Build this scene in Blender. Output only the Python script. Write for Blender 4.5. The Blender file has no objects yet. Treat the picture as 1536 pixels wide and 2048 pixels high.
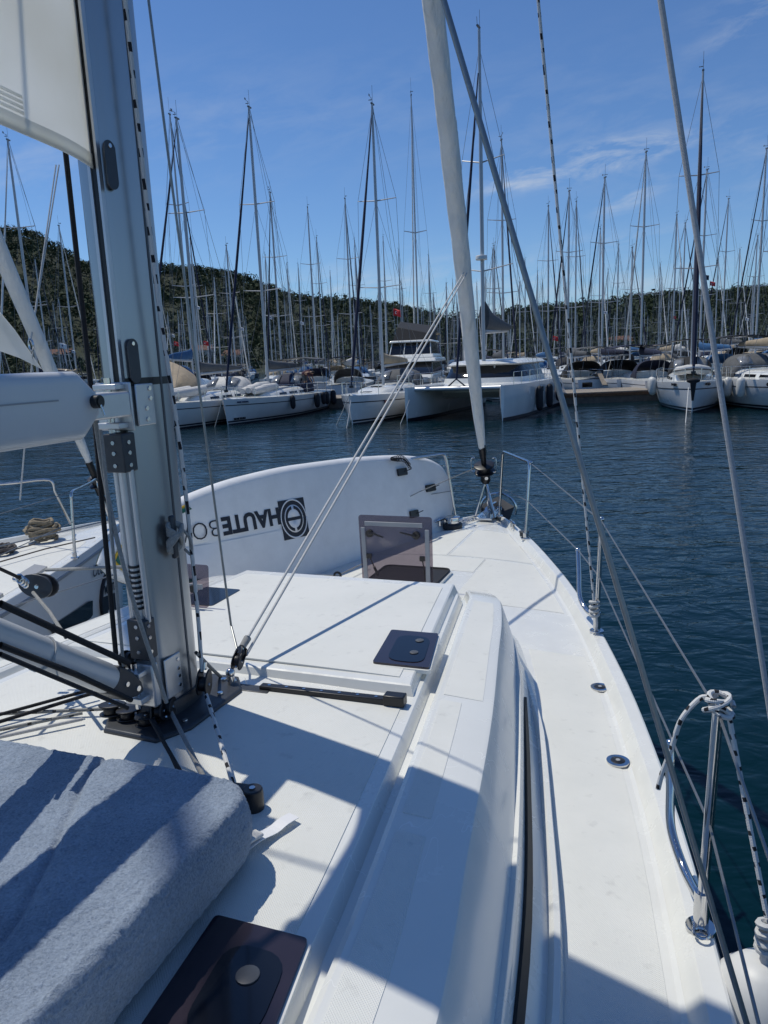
import bpy, bmesh, math, random
import numpy as np
from mathutils import Vector, Matrix
random.seed(7); RNG = np.random.default_rng(7)
scene = bpy.context.scene
COL = scene.collection
R = math.radians

# ------------------------------------------------------------------ camera
F, W, H, ZC = 1500.0, 1536, 2048, 3.0
PITCH, ROLL = R(-11.5), R(2.4)
FW = np.array([0, math.cos(PITCH), math.sin(PITCH)])
_u0 = np.array([0, -math.sin(PITCH), math.cos(PITCH)]); _r0 = np.array([1.0, 0, 0])
CR = _r0*math.cos(ROLL) - _u0*math.sin(ROLL)
CU = _r0*math.sin(ROLL) + _u0*math.cos(ROLL)
CP = np.array([0, 0, ZC])
cam_d = bpy.data.cameras.new('camera'); cam = bpy.data.objects.new('camera', cam_d); COL.objects.link(cam)
cam_d.sensor_fit = 'HORIZONTAL'; cam_d.sensor_width = 36; cam_d.lens = 36*F/W
cam_d.clip_start = 0.05; cam_d.clip_end = 20000
m = Matrix.Identity(4)
for i in range(3):
    m[i][0] = CR[i]; m[i][1] = CU[i]; m[i][2] = -FW[i]; m[i][3] = CP[i]
cam.matrix_world = m
scene.camera = cam

# ------------------------------------------------------------------ light
SUN = np.array([0.65, -0.47, -1.62]); SUN /= np.linalg.norm(SUN)      # direction the light travels
SUN_EL = math.asin(-SUN[2]); SUN_AZ = math.atan2(-SUN[0], -SUN[1])
sd = bpy.data.lights.new('sun', 'SUN'); sd.energy = 3.05; sd.angle = R(0.53); sd.color = (1.0, 0.955, 0.855)
so = bpy.data.objects.new('sun', sd); COL.objects.link(so)
so.rotation_euler = Vector(SUN).to_track_quat('-Z', 'Y').to_euler(); so.location = (-20, 15, 60)
scene.view_settings.view_transform = 'Standard'; scene.view_settings.look = 'None'
scene.view_settings.exposure = 0.0; scene.view_settings.gamma = 1.0
scene.view_settings.use_curve_mapping = False

def ray(x, y): return FW + CR*(x-W/2)/F - CU*(y-H/2)/F
def unp(x, y, z):                      # ground point seen at a photo position, at height z
    d = ray(x, y); return CP + d*(z-ZC)/d[2]
def at(x, y, Y):                       # point seen at a photo position, Y metres ahead
    d = ray(x, y); return CP + d*Y/d[1]

world = bpy.data.worlds.new('World'); scene.world = world; world.use_nodes = True
nt = world.node_tree; nt.nodes.clear()
def N_(tree, typ, **k):
    n = tree.nodes.new(typ)
    for a, b in k.items(): setattr(n, a, b)
    return n
def MATH(tree, op, a, b=None, c=None, clamp=False):
    n = tree.nodes.new('ShaderNodeMath'); n.operation = op; n.use_clamp = clamp
    for i, q in enumerate((a, b, c)):
        if q is None: continue
        if isinstance(q, (int, float)): n.inputs[i].default_value = q
        else: tree.links.new(q, n.inputs[i])
    return n.outputs[0]
sky = N_(nt, 'ShaderNodeTexSky', sky_type='NISHITA', sun_disc=False, sun_elevation=SUN_EL, sun_rotation=SUN_AZ)
sky.altitude = 0; sky.air_density = 1.0; sky.dust_density = 0.0; sky.ozone_density = 5.0
bg = N_(nt, 'ShaderNodeBackground'); bg.inputs[1].default_value = 0.088
wo = N_(nt, 'ShaderNodeOutputWorld')
tc = N_(nt, 'ShaderNodeTexCoord')
cfr = Vector(ray(1000, 350)).normalized(); crt = Vector(CR*math.cos(R(13))+CU*math.sin(R(13))); crt = (crt-cfr*crt.dot(cfr)).normalized(); cup = crt.cross(cfr)
def wdot(v):
    n = N_(nt, 'ShaderNodeVectorMath', operation='DOT_PRODUCT'); n.inputs[1].default_value = v
    nt.links.new(tc.outputs['Generated'], n.inputs[0]); return n.outputs['Value']
_cm = N_(nt, 'ShaderNodeCombineXYZ')
nt.links.new(MATH(nt, 'MULTIPLY', wdot(crt), 13.), _cm.inputs[0]); nt.links.new(MATH(nt, 'MULTIPLY', wdot(cup), 42.), _cm.inputs[1]); nt.links.new(MATH(nt, 'MULTIPLY', wdot(cfr), 5.), _cm.inputs[2])
_no = N_(nt, 'ShaderNodeTexNoise'); _no.inputs['Scale'].default_value = 1.0; _no.inputs['Detail'].default_value = 5
_no.inputs['Roughness'].default_value = 0.62; _no.inputs['Distortion'].default_value = 0.35
nt.links.new(_cm.outputs[0], _no.inputs['Vector'])
STREAK = MATH(nt, 'SUBTRACT', MATH(nt, 'MULTIPLY', _no.outputs[0], 3.2), 1.35, clamp=True)       # streaky cirrus texture over the whole sky
def cloud(center, right, size, scale, amount, seed):
    """one patch of thin cirrus: a soft falloff around a sky direction"""
    c = Vector(center).normalized(); r_ = Vector(right); r_ = (r_-c*r_.dot(c)).normalized(); u_ = r_.cross(c)
    x, y = wdot(r_/size[0]), wdot(u_/size[1])
    d2 = MATH(nt, 'ADD', MATH(nt, 'MULTIPLY', x, x), MATH(nt, 'MULTIPLY', y, y))
    g = MATH(nt, 'POWER', 2.718, MATH(nt, 'MULTIPLY', d2, -1.0))
    return MATH(nt, 'MULTIPLY', MATH(nt, 'MULTIPLY', g, MATH(nt, 'GREATER_THAN', wdot(c), 0.)), amount)
masks = []
def wisp(px, py, ang, sx, sy, scale, amt, seed):
    a = R(ang); masks.append(cloud(ray(px, py), CR*math.cos(a)+CU*math.sin(a), (sx, sy), scale, amt, seed))
wisp(1200, 318, 14, .075, .013, 16, 2.6, 3.1); wisp(1070, 352, 14, .07, .012, 16, 1.1, 3.1)
wisp(1255, 400, 25, .035, .010, 30, .8, 5.4)
wisp(1500, 50, 24, .05, .010, 22, .5, 8.2)
wisp(1510, 8, 15, .05, .010, 22, .55, 1.7)
wisp(830, 575, 5, .24, .035, 9, .55, 2.2)
wisp(1080, 600, 3, .36, .035, 8, .5, 6.9)
wisp(1230, 480, 10, .08, .010, 18, .4, 9.5)
wisp(-700, 420, 8, .5, .06, 7, .5, 12.5); wisp(2400, 350, -4, .5, .06, 7, .5, 15.5)
tot = masks[0]
for q in masks[1:]: tot = MATH(nt, 'ADD', tot, q, clamp=True)
mx = N_(nt, 'ShaderNodeMix', data_type='RGBA'); mx.inputs['B'].default_value = (6.6, 7.2, 8.0, 1)
nt.links.new(MATH(nt, 'MULTIPLY', MATH(nt, 'MULTIPLY', tot, STREAK), .65, clamp=True), mx.inputs['Factor']); tint = N_(nt, 'ShaderNodeVectorMath', operation='MULTIPLY'); tint.inputs[1].default_value = (.76, .94, 1.16); nt.links.new(sky.outputs[0], tint.inputs[0]); nt.links.new(tint.outputs[0], mx.inputs['A'])
nt.links.new(mx.outputs['Result'], bg.inputs[0]); nt.links.new(bg.outputs[0], wo.inputs[0])

world.cycles.sampling_method = 'MANUAL'; world.cycles.sample_map_resolution = 256
# ------------------------------------------------------------------ materials
MATS = {}
def pm(name, col, rough=.5, metal=0., var=.0, vscale=8., bump=0., bscale=60., coat=0., spec=.5, detail=4, rvar=0., stretch=None, trans=0.):
    if name in MATS: return MATS[name]
    mt = bpy.data.materials.new(name); mt.use_nodes = True; t = mt.node_tree; b = t.nodes['Principled BSDF']
    b.inputs['Base Color'].default_value = (*col, 1); b.inputs['Roughness'].default_value = rough
    b.inputs['Metallic'].default_value = metal; b.inputs['Coat Weight'].default_value = coat
    b.inputs['Coat Roughness'].default_value = .08; b.inputs['Specular IOR Level'].default_value = spec
    tx = N_(t, 'ShaderNodeTexCoord'); src = tx.outputs['Object']
    if stretch:
        mp = N_(t, 'ShaderNodeMapping'); mp.inputs['Scale'].default_value = stretch; t.links.new(src, mp.inputs[0]); src = mp.outputs[0]
    if var or rvar:
        n = N_(t, 'ShaderNodeTexNoise'); n.inputs['Scale'].default_value = vscale; n.inputs['Detail'].default_value = detail
        n.inputs['Roughness'].default_value = .62
        t.links.new(src, n.inputs['Vector'])
        if var:
            r = N_(t, 'ShaderNodeMapRange'); r.inputs[1].default_value = .3; r.inputs[2].default_value = .7
            r.inputs[3].default_value = 1-var; r.inputs[4].default_value = 1+var*.6
            t.links.new(n.outputs[0], r.inputs[0])
            vm = N_(t, 'ShaderNodeVectorMath', operation='SCALE'); vm.inputs[0].default_value = col
            t.links.new(r.outputs[0], vm.inputs['Scale']); t.links.new(vm.outputs[0], b.inputs['Base Color'])
        if rvar:
            r2 = N_(t, 'ShaderNodeMapRange'); r2.inputs[1].default_value = .35; r2.inputs[2].default_value = .65
            r2.inputs[3].default_value = max(.02, rough-rvar); r2.inputs[4].default_value = rough+rvar
            t.links.new(n.outputs[0], r2.inputs[0]); t.links.new(r2.outputs[0], b.inputs['Roughness'])
    if bump:
        n2 = N_(t, 'ShaderNodeTexNoise'); n2.inputs['Scale'].default_value = bscale; n2.inputs['Detail'].default_value = 5
        t.links.new(src, n2.inputs['Vector'])
        bp = N_(t, 'ShaderNodeBump'); bp.inputs['Strength'].default_value = min(1, bump); bp.inputs['Distance'].default_value = .5/bscale
        t.links.new(n2.outputs[0], bp.inputs['Height']); t.links.new(bp.outputs[0], b.inputs['Normal'])
    MATS[name] = mt; return mt
GEL = pm('gelcoat', (.765, .765, .715), .24, var=.05, vscale=6, coat=.3, rvar=.08, detail=9)
GELS = pm('gelcoat_scuffed', (.745, .75, .71), .26, var=.03, vscale=3.5, coat=.3, rvar=.05, detail=6)
def scuffs(mt, amount=.5):
    """fine pale scratches and dull rubs in the gelcoat"""
    t = mt.node_tree; b = t.nodes['Principled BSDF']; tx = N_(t, 'ShaderNodeTexCoord')
    mp = N_(t, 'ShaderNodeMapping'); mp.inputs['Scale'].default_value = (1.6, .55, 1.); mp.inputs['Rotation'].default_value = (0, 0, R(9)); t.links.new(tx.outputs['Object'], mp.inputs[0])
    n = N_(t, 'ShaderNodeTexNoise'); n.inputs['Scale'].default_value = 5.; n.inputs['Detail'].default_value = 3; t.links.new(mp.outputs[0], n.inputs['Vector'])
    m_ = N_(t, 'ShaderNodeTexNoise'); m_.inputs['Scale'].default_value = 2.3; m_.inputs['Detail'].default_value = 6; t.links.new(tx.outputs['Object'], m_.inputs['Vector'])
    ln = MATH(t, 'LESS_THAN', MATH(t, 'ABSOLUTE', MATH(t, 'SUBTRACT', n.outputs[0], .52)), .0022)
    ms = MATH(t, 'MULTIPLY', MATH(t, 'SUBTRACT', m_.outputs[0], .50), 9., clamp=True)
    k = MATH(t, 'MULTIPLY', ln, ms)
    src = b.inputs['Base Color'].links[0].from_socket
    mx_ = N_(t, 'ShaderNodeMix', data_type='RGBA'); mx_.inputs['B'].default_value = (.90, .90, .88, 1); t.links.new(src, mx_.inputs['A']); t.links.new(MATH(t, 'MULTIPLY', k, amount), mx_.inputs['Factor']); t.links.new(mx_.outputs['Result'], b.inputs['Base Color'])
    rs = b.inputs['Roughness'].links[0].from_socket; t.links.new(MATH(t, 'ADD', rs, MATH(t, 'MULTIPLY', k, .4)), b.inputs['Roughness'])
scuffs(GELS)
HULLW = pm('hull_white', (.74, .75, .75), .2, var=.06, vscale=1.2, coat=.3, rvar=.08)
ALU = pm('anodised_aluminium', (.42, .44, .46), .36, .9, var=.06, vscale=3, rvar=.08, stretch=(1, 1, .1))
ALUP = pm('painted_aluminium', (.62, .63, .63), .38, .15, var=.05, vscale=4, rvar=.08)
ALUW = pm('bright_aluminium', (.62, .63, .64), .38, .7, var=.06, vscale=9)
MASTF = pm('far_mast_aluminium', (.50, .51, .52), .42, .35, var=.05, vscale=1)
STEEL = pm('stainless_steel', (.62, .62, .62), .12, 1., rvar=.06, vscale=20)
WIRE = pm('rigging_wire', (.30, .31, .31), .42, .8, var=.12, vscale=60)
WIREF = pm('far_rigging', (.20, .21, .22), .5, .4)
DGREY = pm('dark_grey_casting', (.055, .06, .068), .42, .3, var=.12, vscale=25, bump=.1, bscale=120)
BLACK = pm('black_plastic', (.012, .012, .014), .38, var=.15, vscale=30)
RUBBER = pm('black_rubber', (.015, .015, .016), .65, var=.2, vscale=30)
GREYTR = pm('grey_trim', (.33, .34, .35), .45, var=.04)
ROPEB = pm('black_rope', (.016, .017, .02), .85, var=.3, vscale=150, bump=.5, bscale=350)
ROPEG = pm('grey_rope', (.30, .30, .285), .85, var=.22, vscale=120, bump=.5, bscale=350)
ROPEW = pm('white_rope', (.55, .55, .53), .85, var=.15, vscale=120, bump=.5, bscale=350)
ROPEBR = pm('tan_rope', (.27, .22, .15), .9, var=.35, vscale=60, bump=.6, bscale=160)
ROPEGR = pm('brown_grey_rope', (.09, .08, .075), .9, var=.35, vscale=60, bump=.6, bscale=160)
NAVYC = pm('navy_canvas', (.010, .016, .045), .8, var=.2, vscale=4, bump=.4, bscale=14)
BLACKC = pm('black_canvas', (.014, .016, .02), .8, var=.2, vscale=4, bump=.4, bscale=14)
GREYC = pm('grey_canvas', (.10, .105, .11), .85, var=.2, vscale=4, bump=.4, bscale=14)
BEIGEC = pm('beige_canvas', (.36, .29, .20), .85, var=.18, vscale=2, bump=.5, bscale=8)
BLUEC = pm('blue_canvas', (.02, .10, .24), .8, var=.2, vscale=4, bump=.4, bscale=14)
WHITEC = pm('white_canvas', (.62, .61, .58), .8, var=.12, vscale=4, bump=.4, bscale=14)
CLEARP = pm('clear_vinyl', (.22, .23, .24), .15, var=.5, vscale=3, spec=.8)
TINT = pm('tinted_window', (.010, .011, .014), .06, spec=.6)
STRIPE = pm('navy_stripe', (.012, .016, .03), .35)
ANTIF = pm('antifouling', (.02, .03, .045), .7, var=.2)
TEAK = pm('pontoon_planks', (.30, .26, .21), .8, var=.25, vscale=6)
CONC = pm('pontoon_float', (.16, .14, .12), .9, var=.3, vscale=3)
INK = pm('print_black', (.012, .013, .022), .5)
INKB = pm('print_blue', (.03, .05, .14), .5)
LWHITE = pm('print_white', (.78, .78, .78), .5)
BWHITE = pm('board_white', (.80, .80, .785), .42, var=.07, vscale=7, bump=.05, bscale=30, detail=8)
GREEN = pm('board_green', (.006, .11, .075), .4)
YELL = pm('board_yellow', (.62, .40, .03), .4)
RED = pm('flag_red', (.55, .02, .025), .7)
FWHITE = pm('fender_white', (.62, .62, .59), .45, var=.12, vscale=6)
FNAVY = pm('fender_navy', (.012, .014, .022), .7, var=.2, vscale=8)
FGREY = pm('fender_grey_cover', (.30, .30, .30), .9, var=.25, vscale=40, bump=.5, bscale=150)
SKIN = pm('skin', (.42, .25, .17), .6); SHIRT = pm('shirt_maroon', (.06, .02, .035), .85); HAIR = pm('hair', (.02, .015, .012), .8)
BROWN = pm('pontoon_brown', (.16, .08, .04), .85, var=.3)

def mat_nonskid():
    mt = bpy.data.materials.new('nonskid_gelcoat'); mt.use_nodes = True; t = mt.node_tree; b = t.nodes['Principled BSDF']
    b.inputs['Roughness'].default_value = .55; b.inputs['Specular IOR Level'].default_value = .35
    tx = N_(t, 'ShaderNodeTexCoord'); src = tx.outputs['Object']
    n = N_(t, 'ShaderNodeTexNoise'); n.inputs['Scale'].default_value = 3.; n.inputs['Detail'].default_value = 9; n.inputs['Roughness'].default_value = .7
    t.links.new(src, n.inputs['Vector'])
    cr = N_(t, 'ShaderNodeValToRGB'); e = cr.color_ramp.elements
    e[0].position = .3; e[0].color = (.70, .705, .66, 1); e[1].position = .72; e[1].color = (.77, .77, .72, 1)
    t.links.new(n.outputs[0], cr.inputs[0])
    n3 = N_(t, 'ShaderNodeTexNoise'); n3.inputs['Scale'].default_value = 26.; n3.inputs['Detail'].default_value = 3
    t.links.new(src, n3.inputs['Vector'])
    r3 = N_(t, 'ShaderNodeMapRange'); r3.inputs[1].default_value = .62; r3.inputs[2].default_value = .78; r3.inputs[3].default_value = 1; r3.inputs[4].default_value = .86
    t.links.new(n3.outputs[0], r3.inputs[0])
    vm = N_(t, 'ShaderNodeVectorMath', operation='SCALE'); t.links.new(cr.outputs[0], vm.inputs[0]); t.links.new(r3.outputs[0], vm.inputs['Scale'])
    t.links.new(vm.outputs[0], b.inputs['Base Color'])
    hs = []
    for ang in (45, -45):
        mp = N_(t, 'ShaderNodeMapping'); mp.inputs['Rotation'].default_value = (0, 0, R(ang)); t.links.new(src, mp.inputs[0])
        w = N_(t, 'ShaderNodeTexWave', wave_type='BANDS', bands_direction='X'); w.inputs['Scale'].default_value = 72.
        t.links.new(mp.outputs[0], w.inputs[0]); hs.append(w.outputs['Fac'])
    h = MATH(t, 'MULTIPLY', hs[0], hs[1])
    bp = N_(t, 'ShaderNodeBump'); bp.inputs['Strength'].default_value = .5; bp.inputs['Distance'].default_value = .0018
    t.links.new(h, bp.inputs['Height']); t.links.new(bp.outputs[0], b.inputs['Normal'])
    return mt
NONSKID = mat_nonskid()

def mat_fleck(name, base, dark, pitch, duty, bstr=.5):
    """braided rope with dark tracer flecks; runs on the rope's own length / girth coordinates"""
    mt = bpy.data.materials.new(name); mt.use_nodes = True; t = mt.node_tree; b = t.nodes['Principled BSDF']
    b.inputs['Roughness'].default_value = .8
    uv = N_(t, 'ShaderNodeUVMap'); uv.uv_map = 'UVMap'; sp = N_(t, 'ShaderNodeSeparateXYZ'); t.links.new(uv.outputs[0], sp.inputs[0])
    u = MATH(t, 'DIVIDE', sp.outputs[0], pitch)
    jn = N_(t, 'ShaderNodeTexNoise'); jn.noise_dimensions = '1D'; jn.inputs['Scale'].default_value = 9.; t.links.new(sp.outputs[0], jn.inputs['W']); u = MATH(t, 'ADD', u, MATH(t, 'MULTIPLY', jn.outputs[0], .9))
    fu = MATH(t, 'FRACT', u); row = MATH(t, 'FLOOR', u)
    v = MATH(t, 'FRACT', MATH(t, 'ADD', MATH(t, 'ADD', MATH(t, 'MULTIPLY', sp.outputs[1], 2.), MATH(t, 'MULTIPLY', row, .37)), MATH(t, 'MULTIPLY', fu, .35)))
    a = MATH(t, 'MULTIPLY', MATH(t, 'LESS_THAN', fu, duty), MATH(t, 'LESS_THAN', v, .55))
    mx = N_(t, 'ShaderNodeMix', data_type='RGBA'); mx.inputs['A'].default_value = (*base, 1); mx.inputs['B'].default_value = (*dark, 1)
    t.links.new(a, mx.inputs['Factor']); t.links.new(mx.outputs['Result'], b.inputs['Base Color'])
    w1 = MATH(t, 'SINE', MATH(t, 'ADD', MATH(t, 'MULTIPLY', sp.outputs[0], 900.), MATH(t, 'MULTIPLY', sp.outputs[1], 25.13)))
    w2 = MATH(t, 'SINE', MATH(t, 'SUBTRACT', MATH(t, 'MULTIPLY', sp.outputs[0], 900.), MATH(t, 'MULTIPLY', sp.outputs[1], 25.13)))
    bp = N_(t, 'ShaderNodeBump'); bp.inputs['Strength'].default_value = bstr; bp.inputs['Distance'].default_value = .0015
    nz = N_(t, 'ShaderNodeTexNoise'); nz.inputs['Scale'].default_value = 45.; tq = N_(t, 'ShaderNodeTexCoord'); t.links.new(tq.outputs['Object'], nz.inputs['Vector'])
    b.inputs['Roughness'].default_value = .85
    t.links.new(MATH(t, 'ADD', nz.outputs[0], MATH(t, 'MULTIPLY', w1, w2)), bp.inputs['Height']); t.links.new(bp.outputs[0], b.inputs['Normal'])
    return mt
FLECK = mat_fleck('white_rope_black_flecks', (.66, .66, .64), (.012, .012, .016), .068, .34)
FLECKD = mat_fleck('grey_rope_dark_flecks', (.30, .30, .28), (.03, .03, .03), .06, .25)
ROPEL = mat_fleck('twisted_pale_rope', (.46, .46, .46), (.42, .42, .42), .012, .5, .12)
FLECK2 = mat_fleck('white_rope_small_flecks', (.66, .66, .64), (.012, .012, .016), .036, .30)

def mat_sail():
    mt = bpy.data.materials.new('sailcloth'); mt.use_nodes = True; t = mt.node_tree; t.nodes.clear()
    o = N_(t, 'ShaderNodeOutputMaterial'); d = N_(t, 'ShaderNodeBsdfDiffuse'); tr = N_(t, 'ShaderNodeBsdfTranslucent'); mxs = N_(t, 'ShaderNodeMixShader')
    tx = N_(t, 'ShaderNodeTexCoord'); n = N_(t, 'ShaderNodeTexNoise'); n.inputs['Scale'].default_value = 3.5; n.inputs['Detail'].default_value = 7
    t.links.new(tx.outputs['Object'], n.inputs['Vector'])
    cr = N_(t, 'ShaderNodeValToRGB'); e = cr.color_ramp.elements
    e[0].position = .32; e[0].color = (.86, .85, .80, 1); e[1].position = .7; e[1].color = (.93, .93, .90, 1)
    t.links.new(n.outputs[0], cr.inputs[0])
    t.links.new(cr.outputs[0], d.inputs[0]); t.links.new(cr.outputs[0], tr.inputs[0]); mxs.inputs[0].default_value = .8
    t.links.new(d.outputs[0], mxs.inputs[1]); t.links.new(tr.outputs[0], mxs.inputs[2]); t.links.new(mxs.outputs[0], o.inputs[0])
    n2 = N_(t, 'ShaderNodeTexNoise'); n2.inputs['Scale'].default_value = 9; t.links.new(tx.outputs['Object'], n2.inputs['Vector'])
    bp = N_(t, 'ShaderNodeBump'); bp.inputs['Strength'].default_value = .25; bp.inputs['Distance'].default_value = .03
    t.links.new(n2.outputs[0], bp.inputs['Height']); t.links.new(bp.outputs[0], d.inputs['Normal'])
    return mt
SAIL = mat_sail()
FURL = pm('furled_sail', (.82, .80, .75), .75, var=.10, vscale=10, bump=1., bscale=12, stretch=(1, 1, .35))

def mat_acrylic(name, tint, alpha):
    mt = bpy.data.materials.new(name); mt.use_nodes = True; t = mt.node_tree; t.nodes.clear()
    o = N_(t, 'ShaderNodeOutputMaterial'); tr = N_(t, 'ShaderNodeBsdfTransparent'); tr.inputs[0].default_value = (*tint, 1)
    b = N_(t, 'ShaderNodeBsdfPrincipled'); b.inputs['Base Color'].default_value = (.10, .085, .10, 1); b.inputs['Roughness'].default_value = .08
    mxs = N_(t, 'ShaderNodeMixShader'); mxs.inputs[0].default_value = alpha
    t.links.new(tr.outputs[0], mxs.inputs[1]); t.links.new(b.outputs[0], mxs.inputs[2]); t.links.new(mxs.outputs[0], o.inputs[0])
    return mt
ACRYL = mat_acrylic('smoked_acrylic', (.68, .63, .67), .26)
HFRAME = pm('smoked_hatch_frame', (.030, .024, .034), .10, var=.1, vscale=6, spec=.6)
HPANE = pm('dark_hatch_pane', (.008, .010, .016), .07, spec=.5)
HGREY = pm('hatch_knob_disc', (.09, .095, .10), .4)

def mat_towel():
    mt = bpy.data.materials.new('blue_towelling'); mt.use_nodes = True; t = mt.node_tree; b = t.nodes['Principled BSDF']
    b.inputs['Roughness'].default_value = .95; b.inputs['Specular IOR Level'].default_value = .1
    b.inputs['Sheen Weight'].default_value = .35; b.inputs['Sheen Roughness'].default_value = .5
    tx = N_(t, 'ShaderNodeTexCoord')
    n = N_(t, 'ShaderNodeTexNoise'); n.inputs['Scale'].default_value = 190; n.inputs['Detail'].default_value = 5; n.inputs['Roughness'].default_value = .7
    t.links.new(tx.outputs['Object'], n.inputs['Vector'])
    n1 = N_(t, 'ShaderNodeTexNoise'); n1.inputs['Scale'].default_value = 7; n1.inputs['Detail'].default_value = 5; t.links.new(tx.outputs['Object'], n1.inputs['Vector'])
    cr = N_(t, 'ShaderNodeValToRGB'); e = cr.color_ramp.elements
    e[0].position = .34; e[0].color = (.16, .205, .27, 1); e[1].position = .66; e[1].color = (.43, .51, .61, 1)
    t.links.new(MATH(t, 'ADD', MATH(t, 'MULTIPLY', n.outputs[0], .72), MATH(t, 'MULTIPLY', n1.outputs[0], .28)), cr.inputs[0]); t.links.new(cr.outputs[0], b.inputs['Base Color'])
    bp = N_(t, 'ShaderNodeBump'); bp.inputs['Strength'].default_value = 1.; bp.inputs['Distance'].default_value = .006
    t.links.new(n.outputs[0], bp.inputs['Height']); t.links.new(bp.outputs[0], b.inputs['Normal'])
    return mt
TOWEL = mat_towel()

def mat_water():
    mt = bpy.data.materials.new('sea_water'); mt.use_nodes = True; t = mt.node_tree; b = t.nodes['Principled BSDF']
    b.inputs['Base Color'].default_value = (.0008, .0150, .0215, 1); b.inputs['Roughness'].default_value = .045
    b.inputs['IOR'].default_value = 1.333; b.inputs['Specular IOR Level'].default_value = .30
    tx = N_(t, 'ShaderNodeTexCoord')
    hs = []
    for sc, w, st, dis in ((.55, 1.0, (1, 1.5, 1), .6), (1.7, .55, (1, 1.7, 1), .8), (5.2, .17, (1, 1.5, 1), .5), (.12, .9, (1, 1, 1), .3)):
        mp = N_(t, 'ShaderNodeMapping'); mp.inputs['Scale'].default_value = st; mp.inputs['Rotation'].default_value = (0, 0, R(12+sc*9))
        t.links.new(tx.outputs['Object'], mp.inputs[0])
        n = N_(t, 'ShaderNodeTexNoise'); n.inputs['Scale'].default_value = sc; n.inputs['Detail'].default_value = 2.5; n.inputs['Distortion'].default_value = dis
        t.links.new(mp.outputs[0], n.inputs['Vector']); hs.append(MATH(t, 'MULTIPLY', n.outputs[0], w))
    h = hs[0]
    for q in hs[1:]: h = MATH(t, 'ADD', h, q)
    bp = N_(t, 'ShaderNodeBump'); pn = N_(t, 'ShaderNodeTexNoise'); pn.inputs['Scale'].default_value = .055; pn.inputs['Detail'].default_value = 3; t.links.new(tx.outputs['Object'], pn.inputs['Vector'])
    pr_ = N_(t, 'ShaderNodeMapRange'); pr_.inputs[1].default_value = .38; pr_.inputs[2].default_value = .62; pr_.inputs[3].default_value = .45; pr_.inputs[4].default_value = 1.; t.links.new(pn.outputs[0], pr_.inputs[0])
    bp.inputs['Distance'].default_value = .10; t.links.new(pr_.outputs[0], bp.inputs['Strength'])
    t.links.new(h, bp.inputs['Height']); t.links.new(bp.outputs[0], b.inputs['Normal'])
    return mt
WATER = mat_water()

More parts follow.
